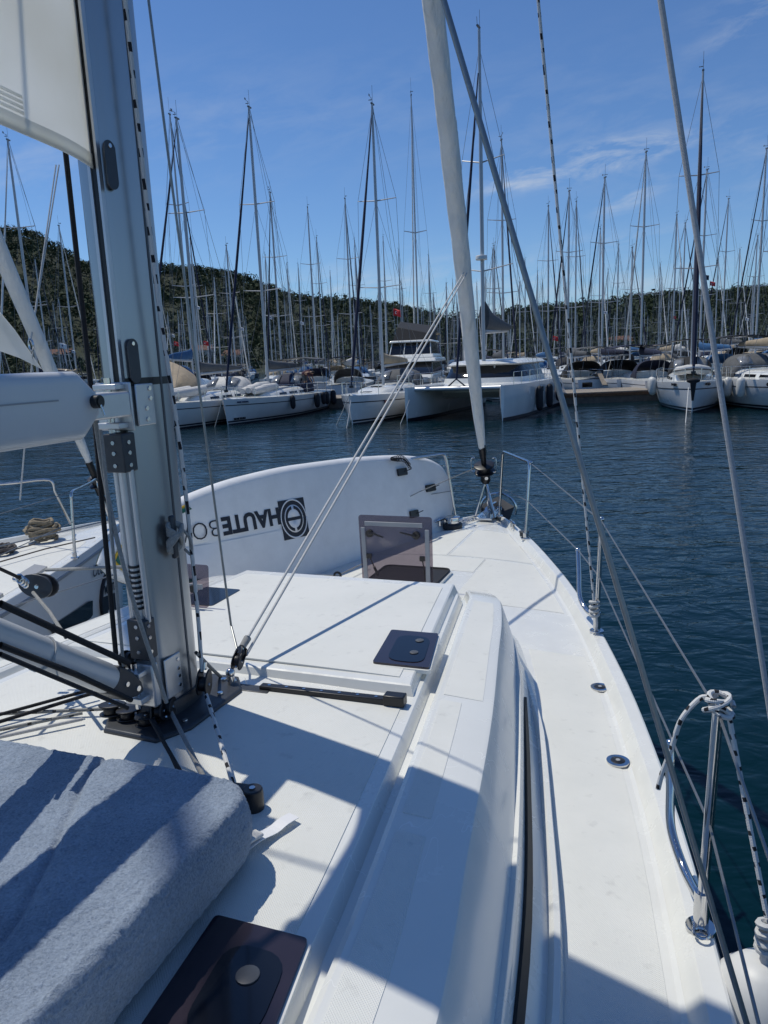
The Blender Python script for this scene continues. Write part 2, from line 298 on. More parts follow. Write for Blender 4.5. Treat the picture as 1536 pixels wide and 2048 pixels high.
# ------------------------------------------------------------------ mesh helpers
def V(*a): return np.array(a, dtype=float)
def nrm(v): v = np.asarray(v, float); return v/(np.linalg.norm(v)+1e-12)
class MB:
    def __init__(s): s.v = []; s.f = []; s.uv = None
    def add(s, vs, fs):
        o = len(s.v); s.v += [tuple(map(float, p)) for p in vs]; s.f += [tuple(i+o for i in f) for f in fs]; return s
    def box(s, c, d, ax=None):
        c = np.asarray(c, float); ex, ey, ez = ax if ax is not None else (V(1, 0, 0), V(0, 1, 0), V(0, 0, 1))
        P = [c+ex*d[0]/2*i+ey*d[1]/2*j+ez*d[2]/2*k for k in (-1, 1) for j in (-1, 1) for i in (-1, 1)]
        return s.add(P, [(0, 2, 3, 1), (4, 5, 7, 6), (0, 1, 5, 4), (2, 6, 7, 3), (0, 4, 6, 2), (1, 3, 7, 5)])
    def loft(s, rings, closed=True, cap0=True, cap1=True):
        n = len(rings[0]); vs = [p for r in rings for p in r]; fs = []
        for i in range(len(rings)-1):
            for j in range(n if closed else n-1):
                k = (j+1) % n; fs.append((i*n+j, i*n+k, (i+1)*n+k, (i+1)*n+j))
        if cap0: fs.append(tuple(range(n-1, -1, -1)))
        if cap1: fs.append(tuple((len(rings)-1)*n+j for j in range(n)))
        return s.add(vs, fs)
    def tube(s, pts, r, n=8, caps=True, flat=1.0):
        pts = [np.asarray(p, float) for p in pts]; m_ = len(pts)
        rs = r if hasattr(r, '__len__') else [r]*m_
        T = [nrm(pts[min(i+1, m_-1)]-pts[max(i-1, 0)]) for i in range(m_)]
        a = V(0, 0, 1) if abs(T[0][2]) < .9 else V(1, 0, 0)
        e = nrm(np.cross(T[0], a)); rings = []
        for i in range(m_):
            e = nrm(e-T[i]*(e@T[i])); g = np.cross(T[i], e)
            rings.append([pts[i]+rs[i]*(e*math.cos(2*math.pi*k/n)+g*flat*math.sin(2*math.pi*k/n)) for k in range(n)])
        return s.loft(rings, True, caps, caps)
    def prism(s, poly, vec):
        vec = np.asarray(vec, float); a = [np.asarray(p, float) for p in poly]; b = [p+vec for p in a]
        return s.loft([a, b])
    def disc(s, c, ax, r, h, n=20, ri=None):
        c = np.asarray(c, float); ax = nrm(ax); a = V(0, 0, 1) if abs(ax[2]) < .9 else V(1, 0, 0)
        e = nrm(np.cross(ax, a)); g = np.cross(ax, e)
        def ring(rr, hh): return [c+ax*hh+rr*(e*math.cos(2*math.pi*k/n)+g*math.sin(2*math.pi*k/n)) for k in range(n)]
        if ri: return s.loft([ring(ri, 0), ring(r, 0), ring(r, h), ring(ri, h), ring(ri, 0)], True, False, False)
        return s.loft([ring(r, 0), ring(r, h*.8), ring(r*.93, h)])
    def ball(s, c, r, n=10, m=6):
        c = np.asarray(c, float); r = np.broadcast_to(np.asarray(r, float), 3)
        rings = [[c+r*V(math.sin(t)*math.cos(2*math.pi*k/n), math.sin(t)*math.sin(2*math.pi*k/n), math.cos(t)) for k in range(n)]
                 for t in [math.pi*(i+.08)/(m+.16) for i in range(m+1)]]
        return s.loft(rings)
    def mesh(s, name, mat=None, smooth=40):
        me = bpy.data.meshes.new(name); me.from_pydata(s.v, [], s.f)
        if s.uv is not None:
            ul = me.uv_layers.new(name='UVMap'); li = np.empty(len(me.loops), np.int32); me.loops.foreach_get('vertex_index', li)
            ul.data.foreach_set('uv', np.asarray(s.uv, np.float32)[li].ravel())
        bm = bmesh.new(); bm.from_mesh(me); bmesh.ops.recalc_face_normals(bm, faces=bm.faces); bm.to_mesh(me); bm.free()
        if mat: me.materials.append(mat)
        if smooth:
            me.polygons.foreach_set('use_smooth', [True]*len(me.polygons)); me.set_sharp_from_angle(angle=R(smooth))
        return me
    def build(s, name, mat, parent=None, smooth=40, bevel=0., segs=2):
        o = bpy.data.objects.new(name, s.mesh(name, mat, smooth)); COL.objects.link(o)
        if parent is not None: o.parent = parent
        if bevel:
            md = o.modifiers.new('bevel', 'BEVEL'); md.width = bevel; md.segments = segs; md.limit_method = 'ANGLE'; md.angle_limit = R(35)
        return o
def rope_mb(pts, r, n=8):
    pts = [np.asarray(p, float) for p in pts]; mb = MB(); uv = []; m_ = len(pts); L = 0.
    T = [nrm(pts[min(i+1, m_-1)]-pts[max(i-1, 0)]) for i in range(m_)]
    e = nrm(np.cross(T[0], V(0, 0, 1) if abs(T[0][2]) < .9 else V(1, 0, 0))); vs = []; fs = []
    for i in range(m_):
        if i: L += np.linalg.norm(pts[i]-pts[i-1])
        e = nrm(e-T[i]*(e@T[i])); g = np.cross(T[i], e)
        for k in range(n+1):
            t = 2*math.pi*k/n; vs.append(pts[i]+r*(e*math.cos(t)+g*math.sin(t))); uv.append((L, k/n))
    for i in range(m_-1):
        for k in range(n): q = i*(n+1)+k; fs.append((q, q+1, q+n+2, q+n+1))
    mb.add(vs, fs); mb.uv = uv; return mb
def spline(pts, n=6):
    P = [np.asarray(p, float) for p in pts]; out = []
    for i in range(len(P)-1):
        p0 = P[max(i-1, 0)]; p1 = P[i]; p2 = P[i+1]; p3 = P[min(i+2, len(P)-1)]
        for k in range(n):
            t = k/n; out.append(.5*((2*p1)+(-p0+p2)*t+(2*p0-5*p1+4*p2-p3)*t*t+(-p0+3*p1-3*p2+p3)*t**3))
    out.append(P[-1]); return out
def pchip(xs, ys):
    xs = np.asarray(xs, float); ys = np.asarray(ys, float)
    d = np.diff(ys)/np.diff(xs); mm = np.zeros(len(xs)); mm[0] = d[0]; mm[-1] = d[-1]
    for i in range(1, len(xs)-1): mm[i] = 0 if d[i-1]*d[i] <= 0 else 2*d[i-1]*d[i]/(d[i-1]+d[i])
    def f(x):
        x = min(max(x, xs[0]), xs[-1]); i = min(max(int(np.searchsorted(xs, x))-1, 0), len(xs)-2)
        h = xs[i+1]-xs[i]; t = (x-xs[i])/h
        return float((1+2*t)*(1-t)**2*ys[i]+t*(1-t)**2*h*mm[i]+t*t*(3-2*t)*ys[i+1]+t*t*(t-1)*h*mm[i+1])
    return f
def empty(name, loc=(0, 0, 0), rz=0., label=None, cat=None, group=None):
    o = bpy.data.objects.new(name, None); COL.objects.link(o); o.location = tuple(loc); o.rotation_euler = (0, 0, rz); o.empty_display_size = .3
    return tag(o, label, cat, group)
def tag(o, label=None, cat=None, group=None, kind=None):
    if label: o['label'] = label
    if cat: o['category'] = cat
    if group: o['group'] = group
    if kind: o['kind'] = kind
    return o
def text_mb(txt, size, org, ex, ey, bold=0., thick=.0015, spacing=1., shear=0.):
    cu = bpy.data.curves.new('t', 'FONT'); cu.body = txt; cu.size = size; cu.offset = bold; cu.space_character = spacing; cu.shear = shear
    cu.resolution_u = 3; cu.extrude = thick
    o = bpy.data.objects.new('t', cu); COL.objects.link(o); bpy.context.view_layer.update()
    me = bpy.data.meshes.new_from_object(o.evaluated_get(bpy.context.evaluated_depsgraph_get()))
    ex = nrm(ex); ey = nrm(ey); ez = np.cross(ex, ey); org = np.asarray(org, float)
    mb = MB(); mb.add([org+ex*v.co.x+ey*v.co.y+ez*v.co.z for v in me.vertices], [tuple(p.vertices) for p in me.polygons])
    bpy.data.objects.remove(o); bpy.data.curves.remove(cu); bpy.data.meshes.remove(me); return mb
# ================================================================== setting: water, hills, wood
wm = MB(); S = 9000.
wm.add([(-S, -S, 0), (S, -S, 0), (S, S, 0), (-S, S, 0)], [(0, 1, 2, 3)])
tag(wm.build('water', WATER, smooth=0), kind='structure')

ridge_px = [(-900, 400), (-500, 430), (-200, 440), (0, 462), (60, 468), (120, 497), (170, 528), (250, 540), (320, 534), (360, 536), (420, 541), (480, 552), (540, 576), (600, 596),
            (680, 606), (760, 613), (850, 628), (905, 645), (945, 652), (985, 645), (1050, 622), (1150, 612), (1250, 598), (1330, 588), (1400, 588), (1536, 583), (1800, 600), (2300, 560), (2900, 590)]
RY = 620.
rp = [at(x, y+9, RY) for x, y in ridge_px]
ridge = pchip([p[0] for p in rp], [p[2] for p in rp])
YS = 300.
def terrain(x, y):
    xr = x*RY/max(y, 1.)                         # ridge height along this bearing
    h = ridge(xr)
    t = (y-YS)/(RY-YS)
    if t <= 0: return .4
    bump_ = 5.*math.sin(x*.021+y*.013)+4.*math.sin(x*.043-y*.031+1.3)+2.5*math.sin(x*.09+y*.07)
    if t < 1: s = t*t*(3-2*t); return .4+(h-.4)*(s*.55+t*.45)+bump_*math.sin(math.pi*t)*.8
    return .4+(h-.4)*max(.25, 1-.6*(t-1))
hm = MB(); nx, ny = 130, 34
xs = np.linspace(-900, 900, nx); ys = np.concatenate([[270.], np.linspace(YS, RY, 22), np.linspace(RY+25, 1100, ny-23)])
hv = []
for j, y in enumerate(ys):
    for i, x in enumerate(xs):
        X = x*(y/RY); hv.append((X, y, -1. if j == 0 else terrain(X, y)))
hf = [(j*nx+i, j*nx+i+1, (j+1)*nx+i+1, (j+1)*nx+i) for j in range(len(ys)-1) for i in range(nx-1)]
hm.add(hv, hf)
EARTH = pm('hill_scrub', (.024, .034, .016), .95, var=.3, vscale=.3, detail=8)
tag(hm.build('hills', EARTH, smooth=60), kind='structure')

def mat_leaf(name, c0, c1, scale):
    mt = bpy.data.materials.new(name); mt.use_nodes = True; t = mt.node_tree; b = t.nodes['Principled BSDF']
    b.inputs['Roughness'].default_value = .8; b.inputs['Specular IOR Level'].default_value = .2
    tx = N_(t, 'ShaderNodeTexCoord'); n = N_(t, 'ShaderNodeTexNoise'); n.inputs['Scale'].default_value = scale; n.inputs['Detail'].default_value = 6
    t.links.new(tx.outputs['Object'], n.inputs['Vector'])
    cr = N_(t, 'ShaderNodeValToRGB'); e = cr.color_ramp.elements
    e[0].position = .35; e[0].color = (*c0, 1); e[1].position = .66; e[1].color = (*c1, 1)
    t.links.new(n.outputs[0], cr.inputs[0]); t.links.new(cr.outputs[0], b.inputs['Base Color'])
    return mt
LEAF = mat_leaf('pine_foliage', (.026, .040, .019), (.046, .064, .029), .10)
# the wood: every tree a trunkless far-off crown of small leaf clumps
NT, NL = 15000, 26
tx_ = []; c_ = 0
TV = np.empty((NT*NL*3, 3), np.float32)
for k in range(NT):
    if k < 1500:                                   # along the skyline
        b = RNG.uniform(-560, 560); y = RNG.uniform(RY-22, RY+6)
    else:
        b = RNG.uniform(-600, 600); y = YS+(RY-YS)*RNG.uniform(.0, 1.)**.8
    x = b*y/RY; z = terrain(x, y)
    hgt = RNG.uniform(4., 7.5)*(1. if k % 9 else 1.4); wid = hgt*RNG.uniform(.34, .55)
    th_ = RNG.uniform(0, 2*np.pi, NL); ph = np.arccos(RNG.uniform(-.75, 1, NL)); rr = RNG.uniform(.55, 1.05, NL)
    c = np.stack([x+wid*rr*np.sin(ph)*np.cos(th_), y+wid*rr*np.sin(ph)*np.sin(th_), z+hgt*.45+hgt*.5*rr*np.cos(ph)], 1)
    s_ = wid*RNG.uniform(.30, .62, NL)
    tri = RNG.normal(size=(NL, 3, 3)); tri /= np.linalg.norm(tri, axis=2, keepdims=True)
    dn = np.stack([np.sin(ph)*np.cos(th_), np.sin(ph)*np.sin(th_), np.cos(ph)], 1)[:, None, :]; tri = tri-dn*(tri*dn).sum(2, keepdims=True)*.78
    TV[k*NL*3:(k+1)*NL*3] = (c[:, None, :]+tri*s_[:, None, None]).reshape(-1, 3)
me = bpy.data.meshes.new('wood'); nt_ = NT*NL
me.vertices.add(nt_*3); me.vertices.foreach_set('co', TV.ravel()); me.loops.add(nt_*3); me.loops.foreach_set('vertex_index', np.arange(nt_*3, dtype=np.int32))
me.polygons.add(nt_); me.polygons.foreach_set('loop_start', np.arange(0, nt_*3, 3, dtype=np.int32)); me.update(calc_edges=True); me.validate()
me.materials.append(LEAF)
wood = bpy.data.objects.new('wood', me); COL.objects.link(wood)
tag(wood, 'dark green pine wood covering the hills behind the marina', 'wood', kind='stuff')

# ================================================================== our own sailing boat (boat axes: x = starboard, y = forward, z = up)
TH = math.atan2(1.68, 4.40); M0 = V(-.72, 2.29)
AX = V(math.sin(TH), math.cos(TH)); NX = V(math.cos(TH), -math.sin(TH))
def loc_(p): d = p[:2]-M0; return V(d@NX, d@AX, p[2])
def L(x, y, z): return loc_(unp(x, y, z))
def LN(x, y, n):
    d = ray(x, y); nn = V(NX[0], NX[1], 0); P0 = V(*(M0+NX*n), 0); return loc_(CP+d*(((P0-CP)@nn)/(d@nn)))
def LA(x, y, a):
    d = ray(x, y); nn = V(AX[0], AX[1], 0); P0 = V(*(M0+AX*a), 0); return loc_(CP+d*(((P0-CP)@nn)/(d@nn)))
def toworld(p): q = M0+NX*p[0]+AX*p[1]; return V(q[0], q[1], p[2])

ZR = 1.57                                      # toe rail height
half = pchip([-7.5, -5, -3, -1.5, 0, 1, 1.96, 2.7, 3.35, 3.87, 4.3, 4.6, 4.76], [1.55, 1.78, 1.86, 1.79, 1.63, 1.45, 1.21, .98, .74, .53, .33, .17, .05])
STN = list(np.linspace(-7.5, -2, 8))+list(np.linspace(-1.5, 4.3, 36))+[4.4, 4.5, 4.6, 4.68, 4.76]
def deckz(n, a): hb = half(a); return 1.512+.045*(1-(n/max(hb, .05))**2)
def yacht_shell(root, zoff=0.):
    """hull, deck with moulded toe rail, rubbing strake of the 12 m yacht; used for our boat and its sister alongside"""
    for sgn, nm in ((1, 'hull'),):
        mb = MB(); rings = []
        for a in STN:
            hb = half(a); bow = max(0, (a-2.5)/2.3)
            prof = [(hb-.008, ZR), (hb, ZR-.02), (hb-.004, 1.40), (hb*(.985-.05*bow), .95), (hb*(.94-.16*bow), .35), (hb*(.86-.25*bow), -.2)]
            rings.append([(x, a-.12*bow*(ZR-z), z+zoff) for x, z in prof]+[(-x, a-.12*bow*(ZR-z), z+zoff) for x, z in reversed(prof)])
        mb.loft(rings, closed=False, cap0=True, cap1=True)
        mb.build('hull', HULLW, root, smooth=45)
    mb = MB(); rings = []
    for a in STN:
        hb = half(a); k = min(1., hb/.45)
        pr = [(hb-.008, ZR), (hb-.015*k, ZR+.004), (hb-.062*k, ZR+.004), (hb-.070*k, ZR-.003), (hb-.098*k, deckz(hb-.1*k, a)+.008), (hb-.112*k, deckz(hb-.112*k, a))]
        ins = [(hb-.112*k)*f for f in (.75, .5, .25)]
        pr += [(x, deckz(x, a)) for x in ins]
        rings.append([(x, a, z+zoff) for x, z in pr]+[(0, a, deckz(0, a)+zoff)]+[(-x, a, z+zoff) for x, z in reversed(pr)])
    mb.loft(rings, closed=False, cap0=False, cap1=False)
    mb.build('deck', GEL, root, smooth=22)
    for sgn in (1, -1):
        mb = MB(); rings = []
        for a in STN:
            hb = half(a)
            q = [(hb-.002, 1.512), (hb+.012, 1.508), (hb+.012, 1.488), (hb-.002, 1.484)]
            rings.append([(sgn*x, a, z+zoff) for x, z in q])
        mb.loft(rings); mb.build('rubbing_strake', GREYTR, root)
boat = empty('sailboat', (*M0, 0), -TH, 'white sailing yacht in the foreground, seen from its own side deck towards the bow', 'sailboat')
yacht_shell(boat)

# --- non-skid areas of the deck, thin moulded pads
def pad(name, outer, inner, a0, a1, zf, mat=NONSKID, n=22, th=.0018, cols=5, parent=boat, sgn=1):
    """thin pad between two side curves outer(a), inner(a), laid on zf(n,a)"""
    top = []; mb = MB(); A_ = np.linspace(a0, a1, n); vs = []; fs = []
    for a in A_:
        o, i = outer(a), inner(a)
        for k in range(cols): x = i+(o-i)*k/(cols-1); vs.append((sgn*x, a, zf(x, a)+th))
    nn = n*cols
    for a in A_:
        o, i = outer(a), inner(a)
        for k in range(cols): x = i+(o-i)*k/(cols-1); vs.append((sgn*x, a, zf(x, a)-.004))
    g = lambda r, c: r*cols+c
    for r in range(n-1):
        for c in range(cols-1):
            fs.append((g(r, c), g(r, c+1), g(r+1, c+1), g(r+1, c)))
    edge = [g(0, c) for c in range(cols)]+[g(r, cols-1) for r in range(1, n)]+[g(n-1, c) for c in range(cols-2, -1, -1)]+[g(r, 0) for r in range(n-2, 0, -1)]
    for e0, e1 in zip(edge, edge[1:]+edge[:1]): fs.append((e0, e0+nn, e1+nn, e1))
    mb.add(vs, fs); return mb.build(name, mat, parent, smooth=40)
base = pchip([-6, -3, -.45, .38, 1.01, 1.5, 1.92, 2.05], [1.5, 1.42, 1.27, 1.13, 1.0, .88, .74, .60])
for sgn in (1, -1):
    pad('nonskid_panel', lambda a: half(a)-.135, lambda a: base(a)+.05, -4, 1.70, deckz, sgn=sgn, n=40)
    pad('nonskid_panel', lambda a: half(a)-.135, lambda a: (.78 if a < 1.8 else .55) if a < 2.3 else .30, 2.32, 3.28, deckz, sgn=sgn, n=16)
    pad('nonskid_panel', lambda a: max(half(a)-.115*min(1, half(a)/.45)-.015, .02), lambda a: .012, 3.31, 4.15, deckz, sgn=sgn, n=16)
pad('nonskid_panel', lambda a: .285, lambda a: -.40, 2.93, 3.28, deckz, n=8)
pad('nonskid_panel', lambda a: min(.55, half(a)), lambda a: -.55, 2.08, 2.29, deckz, n=5)

# --- coachroof
edge = pchip([-6, -3, -.87, -.41, .19, .78, 1.1, 1.37, 1.5], [1.32, 1.27, 1.16, 1.10, 1.02, .92, .865, .80, .74])
groove = pchip([-6, -3, -.95, -.03, 1.47, 1.6], [1.06, 1.02, .905, .80, .60, .585])
ROOF = 1.90
def roofz(n, a): return ROOF+.010*(1-(n/.9)**2)
def roof_section(a):
    g, e, b = groove(a), edge(a), base(a)
    c = [(0, roofz(0, a)), (g*.5, roofz(g*.5, a)), (g-.010, roofz(g, a)), (g, roofz(g, a)-.012), (g+.010, ROOF-.035), (g+.030, ROOF-.035), (g+.045, ROOF+.004), (g+.058, ROOF+.010),
         (e-.014, ROOF+.000), (e-.003, ROOF-.004), (e+.004, ROOF-.014), (e+(b-e)*.47, 1.735), (e+(b-e)*.80, 1.60), (b, 1.565), (b+.03, 1.545), (b+.045, 1.50)]
    return c
rings = []
for a in list(np.linspace(-5, -1.6, 7))+list(np.linspace(-1.4, 1.36, 34)):
    c = roof_section(a); rings.append([(x, a, z) for x, z in c]+[(-x, a, z) for x, z in reversed(c[1:])])
c = roof_section(1.36)
for t in (.12, .3, .5, .7, .88, 1.):           # rounded nose running down to the foredeck
    zt = 1.505+(1-t)**.75*(1.0)*0
    rr = []
    for x, z in c:
        fz = (z-1.505)*math.cos(t*math.pi/2)**.8+1.505
        fx = x*(1-.27*t**.8); rr.append((fx, 1.36+.66*math.sin(t*math.pi/2)**1.0*(1-.35*(z-1.505)/.4), fz))
    rings.append(rr+[(-x, y, z) for x, y, z in reversed(rr[1:])])
mb = MB(); mb.loft(rings, closed=True, cap0=True, cap1=True)
mb.build('coachroof', GELS, boat, smooth=20)
# raised forward part of the roof with its riser
def slab(name, fn_out, a0, a1, z0, z1, inset, mat, n=14, parent=boat):
    A_ = np.linspace(a0, a1, n); lo = [(fn_out(a), a) for a in A_]; lo = [(-x, a) for x, a in reversed(lo)]+lo
    hi = [(fn_out(a)-inset, min(max(a, a0+inset*1.2), a1-inset*.4)) for a in A_]; hi = [(-x, a) for x, a in reversed(hi)]+hi
    mb = MB(); R0 = [(x, a, z0) for x, a in lo]; R1 = [(x, a, z1(x, a)-.004) for x, a in hi]; R2 = [(x*(1-.006/max(abs(x), .05)), a+(.006 if a < (a0+a1)/2 else -.006)*(0 if abs(a-a0)>.2 and abs(a-a1)>.2 else 1), z1(x, a)) for x, a in hi]
    mb.loft([R0, R1, R2], cap0=True, cap1=True); return mb.build(name, mat, parent, smooth=30)
RZ = ROOF+.034
slab('raised_roof_panel', lambda a: groove(a)-.016, .285, 1.44, ROOF-.02, lambda x, a: RZ+.010*(1-(x/.9)**2), .022, GEL)
pad('nonskid_panel', lambda a: groove(a)-.085, lambda a: -(groove(a)-.085), .36, 1.36, lambda x, a: RZ+.010*(1-(x/.9)**2), cols=17, n=20, th=.002)
pad('nonskid_panel', lambda a: groove(a)-.05, lambda a: -(groove(a)-.05), -3.4, .215, roofz, cols=17, n=40, th=.002)
fz_ = lambda x, a: ROOF+.010-.010*(x-groove(a)-.058)/max(edge(a)-.03-groove(a)-.058, .05)
for sgn in (1, -1):
    pad('nonskid_panel', lambda a: edge(a)-.038, lambda a: groove(a)+.075, .33, 1.30, fz_, sgn=sgn, n=18, cols=3, th=.002)
    pad('nonskid_panel', lambda a: edge(a)-.105, lambda a: groove(a)+.075, -.33, .29, fz_, sgn=sgn, n=14, cols=3, th=.002)
    pad('nonskid_panel', lambda a: edge(a)-.105, lambda a: groove(a)+.075, -2.6, -.40, fz_, sgn=sgn, n=22, cols=3, th=.002)
    # long dark side window and the white moulding below it
    mb = MB(); rr = []
    for a in np.linspace(-3., .98, 30):
        e, b = edge(a), base(a); k0, k1 = .50, .80
        p0 = (e+(b-e)*.67, 1.652); p1 = (e+(b-e)*.76, 1.618)
        d = nrm([p0[1]-p1[1], p1[0]-p0[0]])
        q = [(p0[0]+d[0]*.001, p0[1]+d[1]*.001), (p0[0]+d[0]*.010, p0[1]+d[1]*.010), (p1[0]+d[0]*.010, p1[1]+d[1]*.010), (p1[0]+d[0]*.001, p1[1]+d[1]*.001)]
        t = min(1, (.98-a)/.5)**.5 if a > .48 else 1
        q = [(x, 1.618+(z-1.618)*max(t, .12)) if i < 2 else (x, z) for i, (x, z) in enumerate(q)]
        rr.append([(sgn*x, a, z) for x, z in q])
    mb.loft(rr); mb.build('side_window', RUBBER, boat, smooth=30)
    mb = MB(); rr = []
    for a in np.linspace(-3.2, 1.34, 34):
        e, b = edge(a), base(a); tp_ = min(1, max(0, (1.34-a)/.4)); x0 = e+(b-e)*.50-.014*(1-tp_); z0 = 1.725
        rr.append([(sgn*(x0-.004), a, z0), (sgn*(x0+.012), a, z0+.006), (sgn*(x0+.022), a, z0-.008), (sgn*(x0+.016), a, z0-.035), (sgn*x0, a, z0-.04)])
    mb.loft(rr); mb.build('window_moulding', GEL, boat, smooth=50)
    mb = MB(); rr = []
    for a in np.linspace(-3.2, 1.36, 34):
        b = base(a)+.005-.04*(1-min(1, max(0, (1.36-a)/.5))); rr.append([(sgn*(b-.01), a, 1.545), (sgn*(b+.018), a, 1.575), (sgn*(b+.034), a, 1.572), (sgn*(b+.045), a, 1.50), (sgn*(b-.01), a, 1.50)])
    mb.loft(rr); mb.build('deck_gutter_lip', GEL, boat, smooth=50)

# --- flush roof hatches
def rrect(c0, c1, c2, c3, r, n=5):
    """rounded quadrilateral through four corners (3-D points, in order)"""
    P = [np.asarray(p, float) for p in (c0, c1, c2, c3)]; out = []
    for i in range(4):
        p, a, b = P[i], P[i-1], P[(i+1) % 4]; u = nrm(a-p); w = nrm(b-p); s = p+u*r; e = p+w*r
        for k in range(n+1): t = k/n; out.append((1-t)**2*s+2*t*(1-t)*p+t*t*e)
    return out
def lerp4(P, u, v): return (P[0]*(1-u)+P[1]*u)*(1-v)+(P[3]*(1-u)+P[2]*u)*v
def roof_hatch(P, discs, inner, rim=.012):
    P = [np.asarray(p, float) for p in P]; up = V(0, 0, 1)
    h = MB(); c = sum(P)/4; Q = [p+nrm(p-c)*rim for p in P]
    h.loft([rrect(*[q-up*.012 for q in Q], .02), rrect(*[q+up*.001 for q in Q], .02)]); fr = h.build('roof_hatch', GEL, boat, smooth=30)
    h = MB(); h.loft([rrect(*[p-up*.01 for p in P], .012), rrect(*[p+up*.009 for p in P], .012)]); h.build('frame', HFRAME, fr, smooth=30)
    I = [lerp4(P, *q) for q in inner]; h = MB(); h.loft([rrect(*[p for p in I], .055), rrect(*[p+up*.0115 for p in I], .055)]); h.build('pane', HPANE, fr, smooth=30)
    for u, v, r in discs:
        h = MB(); h.disc(lerp4(P, u, v)+up*.0117, up, r, .003, 18); h.build('knob_disc', HGREY, fr)
    return fr
zh = RZ+.007
roof_hatch([L(783, 1263, zh), L(877, 1271, zh), L(858, 1340, zh), L(745, 1328, zh)], [(.68, .30, .016), (.66, .66, .016)], [(.22, .16), (.88, .16), (.88, .92), (.22, .92)])
zh = roofz(.8, -.8)+.006
roof_hatch([L(432, 1836, zh), L(617, 1884, zh), L(530, 2110, zh), L(268, 2080, zh)], [(.62, .46, .022)], [(.30, .20), (.90, .22), (.90, .95), (.30, .95)])

# --- forward hatch, standing open
fa = 2.46; zD = deckz(0, fa)
FL = LA(725, 1158, fa); FR = LA(866, 1172, fa); TL = LA(715, 1029, fa+.02); TR = LA(862, 1037, fa+.02)
hx0, hx1 = FL[0], FR[0]; zt = (TL[2]+TR[2])/2
op = MB(); P = [V(hx0, fa+.03, zD+.02), V(hx1+.02, fa+.03, zD+.02), V(hx1+.02, fa+.42, zD+.02), V(hx0, fa+.42, zD+.02)]
op.loft([rrect(*[p-V(0, 0, .05) for p in P], .05), rrect(*P, .05)]); hat = op.build('foredeck_hatch', GEL, boat, smooth=30)
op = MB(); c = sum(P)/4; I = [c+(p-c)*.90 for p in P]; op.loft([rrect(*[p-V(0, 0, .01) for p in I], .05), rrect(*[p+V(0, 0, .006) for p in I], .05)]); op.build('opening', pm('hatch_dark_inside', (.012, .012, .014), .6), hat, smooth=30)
op = MB(); I2 = [c+(p-c)*.93+V(0, 0, .008) for p in P]; q = rrect(*I2, .05); op.tube(q+[q[0]], .008, 6); op.build('seal', RUBBER, hat)
lz0 = zD+.03
Pl = [V(hx0, fa, lz0), V(hx1, fa, lz0), V(hx1+(TR[0]-FR[0]), fa+.03, zt), V(hx0+(TL[0]-FL[0]), fa+.03, zt)]
ld = MB(); ld.loft([rrect(*Pl, .02), rrect(*[p+V(0, .010, 0) for p in Pl], .02)]); lid = ld.build('hatch_lid', ACRYL, boat, smooth=30)
def onlid(u, v, off): return lerp4(Pl, u, v)+V(0, off, 0)
for (u0, v0, u1, v1) in ((.09, .88, .88, .88), (.06, .05, .06, .82), (.94, .05, .94, .82)):
    s = MB(); a_, b_ = onlid(u0, v0, -.006), onlid(u1, v1, -.006); d = nrm(b_-a_); w_ = nrm(np.cross(d, V(0, 1, 0)))
    s.box((a_+b_)/2, (np.linalg.norm(b_-a_), .011, .028), (d, V(0, 1, 0), w_)); s.build('lid_frame', GREYTR, lid, bevel=.002)
for u, du in ((.16, 1), (.80, -1)):
    s = MB(); p = onlid(u, .74, -.02); s.disc(p+V(0, .012, 0), (0, -1, 0), .026, .02, 16); s.tube([p+V(0, -.012, 0), p+V(.03*du, -.018, .006), p+V(.10*du, -.016, -.018 if du > 0 else .02)], [.012, .010, .007], 8, flat=.7)
    s.build('latch_handle', BLACK, lid)
for u in (.13, .87):
    s = MB(); a_ = onlid(u, .40, -.012); b_ = V(a_[0]+.015, fa+.10, zD+.05) if u < .5 else V(a_[0], fa+.06, zD+.05)
    s.tube([a_, a_*.45+b_*.55], .004, 8); s.tube([a_*.45+b_*.55, b_], .009, 8); s.box(a_, (.03, .02, .03)); s.build('support_strut', BLACK, lid)
# small port hatch, also open, seen beyond the mast
za = RZ
Pq = [L(380, 1243, za), L(427, 1236, za)]
b0 = LN(398, 1240, -.47); 
Pp = [V(-.60, b0[1]-.02, za+.012), V(-.40, b0[1]-.02, za+.012)]
pl = [Pp[0], Pp[1], Pp[1]+V(0, .02, .19), Pp[0]+V(0, .02, .19)]
s = MB(); s.loft([rrect(*pl, .015), rrect(*[p+V(0, .01, 0) for p in pl], .015)]); pq = s.build('port_hatch_lid', ACRYL, boat, smooth=30)
s = MB(); s.box(pl[0]*.5+pl[1]*.5+V(0, -.01, .10), (.17, .008, .022)); s.build('lid_frame', GREYTR, pq)
s = MB(); s.disc(pl[1]+V(-.06, -.004, .09), (0, -1, 0), .018, .02, 14); s.build('latch_handle', BLACK, pq)
s = MB(); Pb = [Pp[0]+V(.0, .03, -.006), Pp[1]+V(0, .03, -.006), Pp[1]+V(0, .28, -.006), Pp[0]+V(0, .28, -.006)]
s.loft([rrect(*[p-V(0, 0, .01) for p in Pb], .02), rrect(*[p+V(0, 0, .006) for p in Pb], .02)]); s.build('port_hatch_opening', HPANE, boat, smooth=30)

